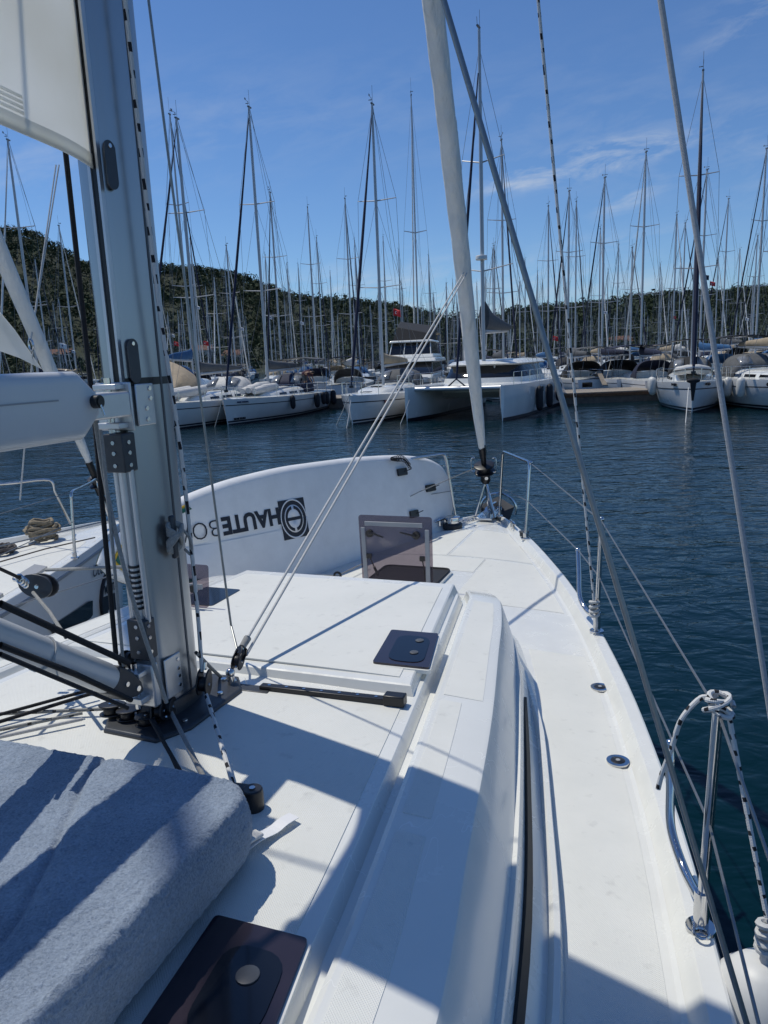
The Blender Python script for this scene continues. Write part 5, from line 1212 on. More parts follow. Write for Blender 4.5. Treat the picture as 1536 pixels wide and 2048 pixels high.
def sail_boat(root, Lh=12., B=3.8, fb=1.3, mh=16., hullmat=HULLW, cover=NAVYC, jib=FURL, hood=NAVYC, bim=None, detail=1, stripe=STRIPE, spread=2, jibr=.06, dinghy=False):
    Hh = Hull(Lh, B, fb); Hh.build(root, hullmat, 22 if detail else 12, stripe)
    y0, y1 = -.24*Lh, .20*Lh; zd = Hh.zs(.55)
    mb = MB(); rings = []
    for k in np.linspace(0, 1, 9):
        y = y0+(y1-y0)*k; w_ = B*.30*(1-.42*k*k)*(1 if k < .95 else .8); h_ = .42*(1-.55*k**2.2)*(1 if k < .99 else .15); z = Hh.zs(Hh.t(y))
        rings.append([(-w_*1.12, y, z-.02), (-w_*1.02, y, z+h_*.7), (-w_*.8, y, z+h_), (0, y, z+h_+.05), (w_*.8, y, z+h_), (w_*1.02, y, z+h_*.7), (w_*1.12, y, z-.02)])
    mb.loft(rings); roof = mb.build('coachroof', GEL, root, smooth=50)
    if detail:
        for sg in (1, -1):
            for k0, k1 in ((.06, .26), (.32, .50), (.56, .70)):
                mb = MB(); rr = []
                for k in np.linspace(k0, k1, 4):
                    y = y0+(y1-y0)*k; w_ = B*.30*(1-.42*k*k); h_ = .42*(1-.55*k**2.2); z = Hh.zs(Hh.t(y))
                    rr.append([(sg*(w_*1.095+.004), y, z+h_*.22), (sg*(w_*1.045+.004), y, z+h_*.56), (sg*(w_*1.045-.02), y, z+h_*.56), (sg*(w_*1.095-.02), y, z+h_*.22)])
                mb.loft(rr); mb.build('cabin_window', TINT, roof)
        mb = MB()
        for y in (.10*Lh, .24*Lh): mb.box((0, y, Hh.zs(Hh.t(y))+(.42*(1-.55*((y-y0)/(y1-y0))**2.2) if y < y1 else .06)+.065), (.5, .5, .04))
        mb.build('deck_hatch', TINT, root, bevel=.01)
    # sprayhood
    if hood:
        mb = MB(); rings = []; ya = y0+.06*Lh
        for k in np.linspace(0, 1, 6):
            y = ya-.125*Lh*k; hh = .40+.75*math.sin(math.pi/2*min(1, k*1.35+.02))**.8-.06*max(0, k-.7); w_ = B*.33
            rings.append([(w_*math.copysign(abs(math.cos(t))**.6, math.cos(t)), y, zd+hh*(math.sin(t)**.7 if 0 < t < math.pi else 0)+.03) for t in np.linspace(0, math.pi, 13)])
        mb.loft(rings, closed=False, cap0=False, cap1=False); sh = mb.build('sprayhood', hood, root, smooth=60); md = sh.modifiers.new('cloth', 'SOLIDIFY'); md.thickness = .02
        if detail:
            for t0, t1 in ((.30, .46), (.54, .70)):
                mb = MB(); rr = []
                for k in np.linspace(.08, .5, 4):
                    y = ya-.125*Lh*k+.03; hh = .40+.75*math.sin(math.pi/2*min(1, k*1.35+.02))**.8; w_ = B*.33
                    rr.append([(w_*math.copysign(abs(math.cos(math.pi*t))**.6, math.cos(math.pi*t)), y, zd+hh*math.sin(math.pi*t)**.7+.055) for t in np.linspace(t0, t1, 4)])
                mb.loft(rr, closed=False, cap0=False, cap1=False); o = mb.build('vinyl_window', CLEARP, sh)
                md = o.modifiers.new('film', 'SOLIDIFY'); md.thickness = .004
    if bim:
        mb = MB(); rings = []; ya = -.34*Lh
        for k in np.linspace(0, 1, 6):
            y = ya-.17*Lh*k; rings.append([(B*.36*u, y, zd+2.0+.16*(1-u*u)-.05*abs(k-.5)) for u in np.linspace(-1, 1, 9)])
        mb.loft(rings, closed=False, cap0=False, cap1=False); o = mb.build('bimini', bim, root, smooth=60); md = o.modifiers.new('cloth', 'SOLIDIFY'); md.thickness = .03
        for y in (ya-.02*Lh, ya-.14*Lh):
            mb = MB(); mb.tube([(-B*.40, ya-.08*Lh, zd), (-B*.355, y, zd+1.99), (0, y, zd+2.10), (B*.355, y, zd+1.99), (B*.40, ya-.08*Lh, zd)], .018, 5); mb.build('bimini_hoop', STEEL, root)
    # rig
    zr0 = zd+.40; mr = .105
    mb = MB(); mb.loft([[(mr*.72*s_*math.cos(t), mr*s_*math.sin(t), z) for t in np.linspace(0, 2*math.pi, 11)[:-1]] for z, s_ in ((zr0, 1.), (mh*.7, 1.), (mh*.9, .85), (mh, .62))]); mast_ = mb.build('mast', MASTF, root, smooth=60)
    mb = MB(); mb.box((0, -.08, mh+.03), (.10, .36, .06)); mb.tube([(0, -.10, mh), (0, -.10, mh+.9)], .009, 4); mb.tube([(0, .10, mh), (0, .12, mh+.28)], .010, 4); mb.tube([(0, .0, mh+.26), (0, .42, mh+.26)], .012, 4); mb.box((0, .42, mh+.30), (.02, .14, .09)); mb.box((.1, -.05, mh+.22), (.18, .03, .03)); mb.build('masthead_gear', WIREF, mast_)
    sp = []; lv = (.52,) if spread == 1 else (.38, .68)
    for k in lv:
        z = zd+(mh-zd)*k; sw = B*.30*(1.1-.35*k); mb = MB(); mb.tube([(-sw, -.18, z+.10), (0, 0, z), (sw, -.18, z+.10)], [.022, .034, .022], 6); mb.build('spreader', MASTF, mast_); sp.append((sw, z+.10))
    mb = MB(); wr = .0095
    for sg in (-1, 1):
        chain = [(sg*B*.47, -.30, zd)]+[(sg*sw, -.18, z) for sw, z in sp]+[(0, 0, mh-.2)]; mb.tube(chain, wr, 4); mb.tube([(sg*B*.45, -.20, zd), (0, 0, sp[0][1]-.12)], wr, 4)
        if len(sp) > 1: mb.tube([(sg*sp[0][0], -.18, sp[0][1]), (0, 0, sp[1][1]-.12)], wr*.8, 4)
        mb.tube([(sg*B*.33, -.55*Lh, Hh.zs(0)), (0, -.40*Lh, zd+(mh-zd)*.30), (0, -.12, mh)], wr, 4)
    mb.tube([(0, .42*Lh, Hh.zs(1)), (0, .06, mh-.1)], wr, 4); mb.tube([(0, -.38*Lh, zr0+1.1), (0, -.12, mh)], wr*.8, 4); mb.build('rigging_wires', WIREF, mast_)
    if jib:
        f0, f1 = V(0, .415*Lh, Hh.zs(1)+.45), V(0, .10, mh*.965); mb = MB(); mb.tube([f0*(1-k)+f1*k for k in (0, .03, .12, .3, .6, .9, 1.)], [.03, jibr*.8, jibr*1.05, jibr*1.1, jibr*.95, jibr*.5, .02], 8); mb.build('furled_jib', jib, root)
        mb = MB(); mb.disc(f0-V(0, 0, .10), (0, 0, 1), .11, .12, 10); mb.build('furling_drum', BLACK, root)
    # boom and its cover
    zb = zr0+1.0; mb = MB(); mb.tube([(0, -.12, zb), (0, -.40*Lh, zb+.12)], .075, 8); mb.build('boom', MASTF, root)
    if cover:
        mb = MB(); mb.loft([[(r_*.6*math.cos(t)*(1+.15*math.sin(3*y+t)), y, zb+.10+h_*.5+h_*.55*math.sin(t)*(1+.10*math.sin(5*y))) for t in np.linspace(0, 2*math.pi, 11)[:-1]] for y, r_, h_ in ((-.06, .22, .62), (-.35, .26, .56), (-.10*Lh, .27, .46), (-.2*Lh, .25, .40), (-.3*Lh, .20, .34), (-.40*Lh, .10, .22))]); mb.build('sail_cover', cover, root, smooth=60)
    if detail:
        mb = MB(); tops = {}
        for sg in (-1, 1):
            prev = None
            for t in (.06, .2, .34, .48, .62, .75, .87, .95):
                x = Hh.w(t, 1.)-.05; p = V(sg*x, Hh.y(t), Hh.zs(t)); q = p+V(0, 0, .62); mb.tube([p, q], .016, 5)
                if prev is not None: mb.tube([prev, q], .008, 4); mb.tube([prev-V(0, 0, .3), q-V(0, 0, .3)], .006, 4)
                prev = q
            tops[sg] = prev
        bw_ = V(0, Hh.y(1.)+.05, Hh.zs(1)+.66); mb.tube([tops[-1], bw_*.7+tops[-1]*.3, bw_, bw_*.7+tops[1]*.3, tops[1]], .018, 6); mb.build('guard_rail', STEEL, root)
    return Hh
def heading(d): return math.atan2(-d[0], d[1])            # rotation that turns +y onto direction d
def place(bowpx, d, Lh):
    """empty location from the photo position of the bow at the waterline and the direction the bow points"""
    b = unp(*bowpx, 0.); d = nrm(V(d[0], d[1])); c = b[:2]-d*.44*Lh; return (c[0], c[1], 0.), heading(d)
def l2w(root, p): return root.matrix_basis @ Vector(p)
fender_n = [0]
def fender(p, label, mat=FNAVY, ln=.75, r=.14, rope_up=.5, group=None):
    e = empty('fender', p, 0, label, 'fender', group); mb = MB()
    mb.loft([[(r_*math.cos(t), r_*math.sin(t), z) for t in np.linspace(0, 2*math.pi, 13)[:-1]] for z, r_ in ((-.02, .03), (-.08, r*.7), (-.2, r), (-ln+.2, r), (-ln+.06, r*.7), (-ln, .03))]); mb.build('fender_body', mat, e, smooth=60)
    mb = MB(); mb.tube([(0, 0, -.02), (0, 0, rope_up)], .010, 5); mb.build('fender_line', ROPEW, e)

D0 = V(-.26, -.966)
# left of the row, mostly behind our mast
lo, rz = place((292, 866), D0, 13.); b1 = empty('sailboat', lo, rz, 'white sailboat with dinghy tubes on deck, half hidden behind our mast', 'sailboat')
sail_boat(b1, 13., 4.1, 1.35, 15.5, cover=GREYC, hood=WHITEC, jib=NAVYC)
# white yacht with navy sprayhood
lo, rz = place((452, 851), D0, 13.2); b2 = empty('sailboat', lo, rz, 'white sailboat with navy sprayhood, dark fenders and a person bending on deck', 'sailboat')
H2 = sail_boat(b2, 13.2, 4.1, 1.32, 16.7, cover=GREYC, hood=NAVYC, jib=NAVYC, bim=GREYC, jibr=.07)
def side_text(root, Hh, txt, t0, f, size, sg, mat=INK, bold=0.002):
    """lettering on the topside; sg = +1 starboard, -1 port; reads forward-to-aft or aft-to-forward as seen from outside"""
    t1 = t0-size*len(txt)*.6/Hh.L if sg < 0 else t0-size*len(txt)*.6/Hh.L
    A_ = V(Hh.w(t0, f)*sg, Hh.y(t0), Hh.zs(t0)*f); B_ = V(Hh.w(t1, f)*sg, Hh.y(t1), Hh.zs(t1)*f)
    if sg > 0: A_, B_ = B_, A_                      # seen from starboard the bow is on the right
    ex = nrm(B_-A_); nr_ = nrm(V(sg, 0, 0)-ex*(ex[0]*sg)); ey = np.cross(nr_, ex); ey = ey if ey[2] > 0 else -ey
    text_mb(txt, size, A_+nr_*.06, ex, ey, bold=bold, thick=.03).build('hull_lettering', mat, root, smooth=0)
side_text(b2, H2, 'BENETEAU', .965, .17, .17, -1, bold=-.002); side_text(b2, H2, 'BLUE SAILING', .955, .84, .12, -1, INKB, bold=-.002)
for t, sc in ((.66, 1.), (.40, 1.15), (.30, 1.), (.24, 1.05), (.10, 1.2)):
    p = l2w(b2, (-(H2.w(t, .8)+.16), H2.y(t), H2.zs(t)+.05)); fender(p, 'dark blue fender along the side of the sailboat with navy sprayhood', group='dark fenders on the sailboat with navy sprayhood', ln=.8*sc, r=.15*sc)
# rolled white bags on her foredeck
mb = MB()
for k in range(3): mb.tube([(-.55+.5*k, .02*13.2, 1.72+.1*(k == 1)), (-.5+.45*k, .12*13.2, 1.66+.12*(k == 1)), (-.4+.35*k, .22*13.2, 1.58+.05*(k == 1))], [.22, .26, .17], 10)
mb.build('sail_bag', WHITEC, b2, smooth=60)
mb = MB()
for k in range(2): mb.tube([(-.5+.9*k, .04*13, 1.80), (-.5+.8*k, .2*13, 1.72), (-.1+.2*k, .27*13, 1.68)], [.24, .24, .18], 10)
mb.build('deck_roll', WHITEC, b1, smooth=60)
# person stooping over the rail of that boat
pp = l2w(b2, (-1.15, -2.9, 1.42)); pe = empty('person', pp, rz+R(80), 'person in dark maroon top bending down on the deck of the navy-hooded sailboat', 'person')
def skin_body():
    J = dict(pel=(0, 0, .86), hl=(.10, 0, .82), kl=(.12, .08, .45), al=(.12, -.02, .06), tl=(.12, .15, .03), hr=(-.10, 0, .82), kr=(-.13, .06, .45), ar=(-.13, -.04, .06), tr=(-.13, .13, .03),
             sp=(0, .16, .95), ch=(0, .36, .98), nk=(0, .50, .99), hd1=(0, .58, .97), hd2=(0, .70, .93), sl=(.18, .40, .96), el=(.22, .48, .68), wl=(.18, .58, .46), gl=(.17, .62, .37), sr=(-.18, .40, .96), er=(-.22, .46, .68), wr=(-.18, .56, .45), gr=(-.17, .60, .36))
    E_ = [('pel', 'hl'), ('hl', 'kl'), ('kl', 'al'), ('al', 'tl'), ('pel', 'hr'), ('hr', 'kr'), ('kr', 'ar'), ('ar', 'tr'), ('pel', 'sp'), ('sp', 'ch'), ('ch', 'nk'), ('nk', 'hd1'), ('hd1', 'hd2'), ('ch', 'sl'), ('sl', 'el'), ('el', 'wl'), ('wl', 'gl'), ('ch', 'sr'), ('sr', 'er'), ('er', 'wr'), ('wr', 'gr')]
    rad = dict(pel=.14, hl=.09, kl=.06, al=.045, tl=.04, hr=.09, kr=.06, ar=.045, tr=.04, sp=.14, ch=.15, nk=.06, hd1=.09, hd2=.09, sl=.07, el=.045, wl=.032, gl=.035, sr=.07, er=.045, wr=.032, gr=.035)
    ks = list(J); me = bpy.data.meshes.new('body'); me.from_pydata([J[k] for k in ks], [(ks.index(a), ks.index(b)) for a, b in E_], []); o = bpy.data.objects.new('body', me); COL.objects.link(o)
    md = o.modifiers.new('skin', 'SKIN'); sv = me.skin_vertices[0].data
    for i, k in enumerate(ks): sv[i].radius = (rad[k], rad[k]); sv[i].use_root = (k == 'pel')
    s2 = o.modifiers.new('sub', 'SUBSURF'); s2.levels = 2; s2.render_levels = 2; me.materials.append(SKIN); o.parent = pe; return o
skin_body()
mb = MB(); mb.tube([(0, -.05, .86), (0, .16, .955), (0, .36, .985), (0, .46, .99)], [.17, .16, .17, .10], 14); mb.tube([(.17, .40, .96), (.215, .46, .74)], [.085, .065], 10); mb.tube([(-.17, .40, .96), (-.215, .45, .74)], [.085, .065], 10); mb.build('shirt', SHIRT, pe, smooth=70)
mb = MB(); mb.tube([(0, .02, .90), (0, -.06, .80)], [.16, .16], 12); mb.tube([(.10, 0, .82), (.115, .07, .48)], [.10, .085], 10); mb.tube([(-.10, 0, .82), (-.125, .05, .48)], [.10, .085], 10); mb.build('shorts', GREYC, pe, smooth=70)
mb = MB(); mb.ball((0, .64, .985), (.10, .12, .085)); mb.build('hair', HAIR, pe, smooth=70)

# bow between the pontoon and the catamaran, long navy furled jib
lo, rz = place((702, 850), V(-.30, -.954), 12.5); b3 = empty('sailboat', lo, rz, 'white sailboat left of the catamaran, navy furled jib and red bow badge', 'sailboat')
H3 = sail_boat(b3, 12.5, 4.0, 1.38, 15.6, cover=BEIGEC, hood=GREYC, jib=NAVYC, jibr=.075)
mb = MB(); t = .83; c_ = V(-(H3.w(t, .72)+.01), H3.y(t), H3.zs(t)*.72); mb.ball(c_, (.03, .24, .09)); mb.build('bow_badge', pm('badge_red', (.25, .03, .03), .4), b3)
# catamaran
rb = unp(1005, 842, 0.)[:2]; aft = nrm(V(.42, .907)); sd_ = V(aft[1], -aft[0]); lb = rb-sd_*4.75; mid = (rb+lb)/2
cat_ = empty('catamaran', (mid[0], mid[1], 0), heading(-aft), 'white sailing catamaran with two plumb bows and a dark wraparound cabin window', 'catamaran')
CL = 11.5
for sg in (-1, 1):
    mb = MB(); rings = []; xc = sg*2.375
    for t in np.linspace(0, 1, 16):
        y = -CL*t; wdk = .62*min(1, .05+t*6)**.7; wwl = .45*min(1, .02+t*4)**.8; zt_ = 1.62-.05*t-(.9*max(0, (t-.88)/.12)); 
        P = [(wdk, zt_), (wdk, zt_*.75), (wdk*.9+wwl*.1, .6), (wwl, .1), (wwl*.8, -.25)]
        rings.append([(xc+x, y, z) for x, z in P]+[(xc-x, y, z) for x, z in reversed(P)])
    mb.loft(rings, closed=True); hl = mb.build('hull', HULLW, cat_, smooth=45)
    mb = MB(); mb.loft([[(xc+q*(.45*min(1, .02+t*4)**.8+.022), -CL*t-.005, z) for q, z in ((1, .02), (1, .13))] for t in np.linspace(.0, 1, 12)], closed=False, cap0=False, cap1=False) if False else None
    for q in (-1, 1):
        st_ = MB(); st_.loft([[(xc+q*((.45*min(1, .02+t*4)**.8)+.004+k*.02), -CL*t, z) for k, z in ((0, .0), (1, .14))] for t in np.linspace(.0, 1, 12)], closed=False, cap0=False, cap1=False); st_.build('waterline_stripe', STRIPE, cat_)
    for q, (ya, yb) in ((1, (-4.2, -5.6)), (1, (-6.6, -7.4))):
        x_ = xc+sg*.62; mb = MB(); mb.box((x_, (ya+yb)/2, 1.18), (.04, yb-ya, .26)); mb.build('hull_window', TINT, cat_, bevel=.01)
mb = MB(); mb.loft([[(x, y, z) for x, z in ((-2.0, z1), (-2.0, z0), (2.0, z0), (2.0, z1))] for y, z0, z1 in ((-3.4, 1.15, 1.50), (-3.8, .85, 1.60), (-CL+.9, .85, 1.58))]); mb.build('bridge_deck', GEL, cat_, bevel=.03)
mb = MB(); mb.tube([(-2.3, -.55, 1.50), (2.3, -.55, 1.50)], .11, 10); cb = mb.build('cross_beam', ALUW, cat_)
mb = MB(); mb.add([(-1.85, -.62, 1.50), (1.85, -.62, 1.50), (1.85, -3.4, 1.50), (-1.85, -3.4, 1.50), (-1.85, -.62, 1.47), (1.85, -.62, 1.47), (1.85, -3.4, 1.47), (-1.85, -3.4, 1.47)], [(0, 1, 2, 3), (7, 6, 5, 4), (0, 4, 5, 1), (1, 5, 6, 2), (2, 6, 7, 3), (3, 7, 4, 0)]); mb.build('trampoline', BLACKC, cat_)
def cabin_ring(sx, y0, y1, z, r=1.0, n=9):
    pts = []
    for k in range(n): t = math.pi*(k/(n-1)); pts.append((sx*math.cos(t), y0+r*(math.sin(t)**.7 if 0 < t < math.pi else 0.), z))
    return pts+[(-sx, y1, z), (sx, y1, z)]
mb = MB(); mb.loft([cabin_ring(2.25, -5.1, -9.4, 1.55, 1.25), cabin_ring(2.18, -5.15, -9.4, 1.85, 1.15)]); mb.build('saloon_base', GEL, cat_, smooth=50)
mb = MB(); mb.loft([cabin_ring(2.15, -5.18, -9.3, 1.84, 1.12), cabin_ring(1.92, -5.45, -9.2, 2.50, .80)]); sal = mb.build('saloon_window', TINT, cat_, smooth=50)
for x, y in ((2.06, -7.0), (-2.06, -7.0), (1.98, -5.4), (-1.98, -5.4), (.75, -4.42), (-.75, -4.42)):
    mb = MB(); mb.tube([(x*1.02, y+.03, 1.84), (x*.90, y-.25, 2.52)], .05, 6); mb.build('pillar', GEL, sal)
mb = MB(); mb.loft([cabin_ring(1.98, -5.35, -10.2, 2.46, .95), cabin_ring(2.06, -5.3, -10.2, 2.54, .98), cabin_ring(1.9, -5.5, -10.1, 2.68, .8), cabin_ring(1.2, -6., -9.6, 2.76, .5)]); mb.build('cabin_top', GEL, cat_, smooth=50)
mb = MB(); mb.loft([[(.085*s_*math.cos(t), -5.0+.12*s_*math.sin(t), z) for t in np.linspace(0, 2*math.pi, 13)[:-1]] for z, s_ in ((1.6, 1.15), (12, 1.1), (18.4, .75))]); cm_ = mb.build('mast', MASTF, cat_, smooth=60)
for z, sw in ((7.2, 1.5), (12.4, 1.1)): mb = MB(); mb.tube([(-sw, -5.35, z+.3), (0, -5, z), (sw, -5.35, z+.3)], [.025, .04, .025], 6); mb.build('spreader', MASTF, cm_)
mb = MB()
for sg in (-1, 1): mb.tube([(sg*2.7, -6.4, 1.6), (0, -5, 15.6)], .012, 4); mb.tube([(sg*1.5, -5.35, 7.5), (sg*1.1, -5.35, 12.7), (0, -5, 17.6)], .010, 4); mb.tube([(sg*2.5, -6.3, 1.6), (sg*1.5, -5.35, 7.5)], .010, 4)
mb.build('rigging_wires', WIREF, cm_)
mb = MB(); mb.disc((0, -4.85, 9.3-1.55), (0, 0, 1), .30, .22, 16); mb.box((0, -4.95, 7.62), (.08, .3, .05)); mb.build('radar_dome', GEL, cm_, bevel=.03)
mb = MB(); mb.box((0, -4.9, 18.5), (.1, .4, .06)); mb.tube([(0, -5.1, 18.4), (0, -5.1, 19.3)], .01, 4); mb.tube([(0, -4.7, 18.5), (0, -4.65, 18.85)], .012, 4); mb.build('masthead_gear', WIREF, cm_)
mb = MB(); mb.tube([(0, -.55, 1.9), (0, -1.0, 3.6), (0, -3, 10.5), (0, -4.75, 16.4)], [.05, .07, .075, .03], 8); mb.build('furled_jib', NAVYC, cat_)
mb = MB(); mb.tube([(-.55, -.55, 1.5), (0, -.55, 1.95), (.55, -.55, 1.5)], .04, 6); mb.build('jib_strut', DGREY, cat_)
mb = MB(); mb.tube([(0, -5.2, 4.2), (0, -9.6, 4.35)], .12, 8); mb.build('boom', MASTF, cat_)
mb = MB(); mb.loft([[(.28*math.cos(t), y, z+h_*math.sin(t)) for t in np.linspace(0, 2*math.pi, 11)[:-1]] for y, z, h_ in ((-5.2, 5.0, .75), (-6.2, 4.75, .5), (-8, 4.6, .36), (-9.6, 4.5, .2))]); mb.build('sail_cover', GREYC, cat_, smooth=60)
mb = MB()
for sg in (-1, 1):
    prev = None
    for y in (-.15, -1.6, -3.2, -4.8, -6.4, -8, -9.6):
        p = V(sg*(2.375+.5), y, 1.6); q = p+V(0, 0, .6); mb.tube([p, q], .016, 5)
        if prev is not None: mb.tube([prev, q], .008, 4)
        prev = q
mb.build('guard_rail', STEEL, cat_)
bpy.context.view_layer.update()
for y, k in ((-3.9, 1.15), (-6.2, 1.15), (-8.6, 1.0)):
    fender(l2w(cat_, (-(2.375+.62+.20), y, 1.42)), 'long dark fender on the outer side of the white catamaran', ln=1.1*k, r=.18, rope_up=.7, group='dark fenders on the catamaran')
# bow-on yacht with a dinghy on deck
lo, rz = place((1384, 826), V(-.36, -.93), 11.5); b6 = empty('sailboat', lo, rz, 'white sailboat seen bow-on with a grey dinghy on its foredeck', 'sailboat')
H6 = sail_boat(b6, 11.5, 3.55, 1.42, 15.9, cover=BLACKC, hood=BLACKC, jib=NAVYC, bim=BLACKC, jibr=.10)
mb = MB(); q = H6.zs(1.); mb.prism([(-.05, H6.y(1)+.02, q+.10), (-.05, H6.y(1)+.16, q+.02), (-.05, H6.y(1)+.12, q-.75), (-.05, H6.y(1)+.02, q-.85)], (.10, 0, 0)); mb.ball((0, H6.y(1)+.12, q+.05), (.30, .10, .12)); mb.tube([(0, H6.y(1)+.12, q), (0, H6.y(1)+.10, q-.85)], [.14, .05], 8); mb.build('anchor_cover', BLACKC, b6, smooth=60)
def cn(root, Hh, txt, t0, f, size, sg): side_text(root, Hh, txt, t0, f, size, sg)
cn(b6, H6, 'Sunlight', .93, .88, .15, -1); cn(b6, H6, 'Sunlight', .93, .88, .15, 1)
bpy.context.view_layer.update()
dg = empty('dinghy', l2w(b6, (0, 2.1, H6.zs(.72)+.50)), rz, 'upturned grey and white inflatable dinghy lying on the bow-on sailboat', 'dinghy')
mb = MB(); mb.tube([V(.62, -1.2, 0), V(.66, 0, 0), V(.55, .8, .05), V(.25, 1.25, .12), V(-.25, 1.25, .12), V(-.55, .8, .05), V(-.66, 0, 0), V(-.62, -1.2, 0)], .21, 12); tb = mb.build('tube', WHITEC, dg, smooth=60)
mb = MB(); mb.loft([[(.55*u, y, .16+.10*(1-u*u)) for u in np.linspace(-1, 1, 7)]+[(.5*u, y, -.12) for u in (1, -1)] for y in (-1.15, 0, .75)]); mb.build('floor', pm('dinghy_floor', (.55, .55, .54), .5), dg, smooth=60)
mb = MB(); mb.tube([V(.84, -1.2, 0), V(.88, 0, 0), V(.76, .85, .05), V(.3, 1.46, .12), V(-.3, 1.46, .12), V(-.76, .85, .05), V(-.88, 0, 0), V(-.84, -1.2, 0)], .035, 6); mb.build('rub_strip', GREYC, dg)
for t, sg, k in ((.62, 1, 1.), (.52, 1, .9)):
    fender(l2w(b6, (sg*(H6.w(t, .8)+.20), H6.y(t), H6.zs(t)+.25)), 'cream fender on the left side of the bow-on sailboat', FWHITE, .95*k, .2, .35, 'cream fenders of the bow-on sailboat')
# yacht at the right edge
lo, rz = place((1704, 832), V(-.06, -1.), 13.5); b7 = empty('sailboat', lo, rz, 'white sailboat cut by the right edge of the picture, named coach on its bow', 'sailboat')
H7 = sail_boat(b7, 13.5, 4.3, 1.50, 16.4, cover=BEIGEC, hood=GREYC, jib=FURL, bim=BLACKC, jibr=.08)
side_text(b7, H7, 'coach', .80, .80, .34, 1); side_text(b7, H7, 'BENETEAU', .84, .24, .26, 1)
side_text(b7, H7, 'coach', .80, .80, .34, -1)
bpy.context.view_layer.update()
for t in (.60, .50):
    fender(l2w(b7, ((H7.w(t, .8)+.2), H7.y(t), H7.zs(t)+.15)), 'pale grey fender between the two white sailboats at the right', FWHITE, 1.0, .2, .4, 'pale fenders at the right')
# pontoon
pA = unp(1150, 812, 0.); pB = unp(1300, 805, 0.); yP = 44.
pt = empty('pontoon', (at(1225, 790, yP)[0], yP, 0), 0, 'floating wooden mooring pontoon between the catamaran and the bow-on sailboat', 'pontoon')
wP = (1300-1150)/F*yP
mb = MB(); mb.box((0, 2, .25), (wP+1.5, 4.0, .62)); mb.build('float', CONC, pt, bevel=.02)
nP = 30
for k in range(nP):
    mb = MB(); mb.box((-(wP+1.5)/2+(k+.5)*(wP+1.5)/nP, 2, .60), ((wP+1.5)/nP-.012, 4.05, .06)); mb.build('plank', TEAK, pt)
mb = MB(); mb.box((0, -.06, .46), (wP+1.5, .06, .16)); mb.build('fender_beam', BROWN, pt)
# second pontoon piece to the left, under the fenders of the navy-hooded boat
pt2 = empty('pontoon', (at(690, 800, 50.)[0], 50., 0), 0, 'short pale pontoon end left of the white bow with the red badge', 'pontoon')
mb = MB(); mb.box((0, 2.5, .25), (2.2, 5, .6)); mb.build('float', CONC, pt2, bevel=.02)
for k in range(10):
    mb = MB(); mb.box((-1.1+.11+.22*k, 2.5, .58), (.208, 5.05, .06)); mb.build('plank', TEAK, pt2)

# flybridge motor yacht behind
mc = at(825, 760, 57.); my = empty('motor_yacht', (mc[0], 57., 0), R(170), 'flybridge motor yacht with dark windows and black canopy behind the catamaran', 'motor yacht')
my.scale = (.95, .95, .92)
HM = Hull(15., 4.6, 1.9); HM.build(my)
def box_cabin(y0, y1, w0, w1, z0, z1, rake, mat, nm, par=my):
    mb = MB(); mb.loft([[(w0, y0, z0), (w0, y1, z0), (-w0, y1, z0), (-w0, y0, z0)], [(w1, y0+.1, z1), (w1, y1-rake, z1), (-w1, y1-rake, z1), (-w1, y0+.1, z1)]]); return mb.build(nm, mat, par, bevel=.08, segs=3)
box_cabin(-6, 3.6, 2.0, 1.95, 1.7, 2.0, .3, GEL, 'cabin'); box_cabin(-5.5, 3.1, 1.92, 1.75, 2.0, 2.95, 1.4, TINT, 'saloon_window'); box_cabin(-7., 2.0, 2.1, 2.0, 2.95, 3.25, .3, GEL, 'flybridge_deck'); box_cabin(-5.5, 1.6, 1.9, 1.8, 3.25, 3.55, .3, GEL, 'flybridge_coaming')
box_cabin(-5.0, 1.0, 1.7, 1.55, 3.4, 4.5, .9, TINT, 'flybridge_enclosure'); box_cabin(-5.2, .4, 1.75, 1.6, 4.5, 4.68, .1, GEL, 'hardtop')
for x in (-1.6, -.5, .5, 1.6):
    mb = MB(); mb.tube([(x, .92, 3.5), (x*.93, .05, 4.55)], .035, 6); mb.build('window_post', GEL, my)
mb = MB(); mb.loft([[(-1.5, -4.6, 4.7), (1.5, -4.6, 4.7), (1.5, -4.6, 6.4), (-1.5, -4.6, 5.9)], [(-1.5, -.5, 4.7), (1.5, -.5, 4.7), (1.2, -1., 5.8), (-1.3, -1., 5.2)]]); mb.build('rolled_canopy', BLACKC, my, bevel=.05)
mb = MB(); mb.loft([[(1.2*math.cos(t), 4.8+.9*math.sin(t), z) for t in np.linspace(0, 2*math.pi, 13)[:-1]] for z in (1.8, 2.25)]); mb.build('sun_pad', BEIGEC, my, bevel=.08)

# tarpaulined boat at the left
tp = at(390, 770, 47.); tb_ = empty('covered_boat', (tp[0]-2.0, 48., 0), R(200), 'boat under a big beige tarpaulin behind the first row, beside our mast', 'boat')
HT = Hull(11., 3.8, 1.5); HT.build(tb_)
mb = MB(); mb.loft([[(w_*1.95*math.cos(t)*(1+.05*math.sin(7*t)), y, 1.42+h_*math.sin(t)**.75*(1+.06*math.sin(5*t+y))) if 0 < t < math.pi else (w_*1.95*math.cos(t), y, 1.3) for t in np.linspace(0, math.pi, 15)] for y, w_, h_ in ((-6, .7, 1.3), (-4, .95, 1.75), (-2, 1.0, 1.55), (0, 1.0, 1.95), (2, .85, 1.45), (4, .5, .9), (4.8, .15, .5))], closed=False, cap0=True, cap1=True); mb.build('tarpaulin', BEIGEC, tb_, smooth=60)

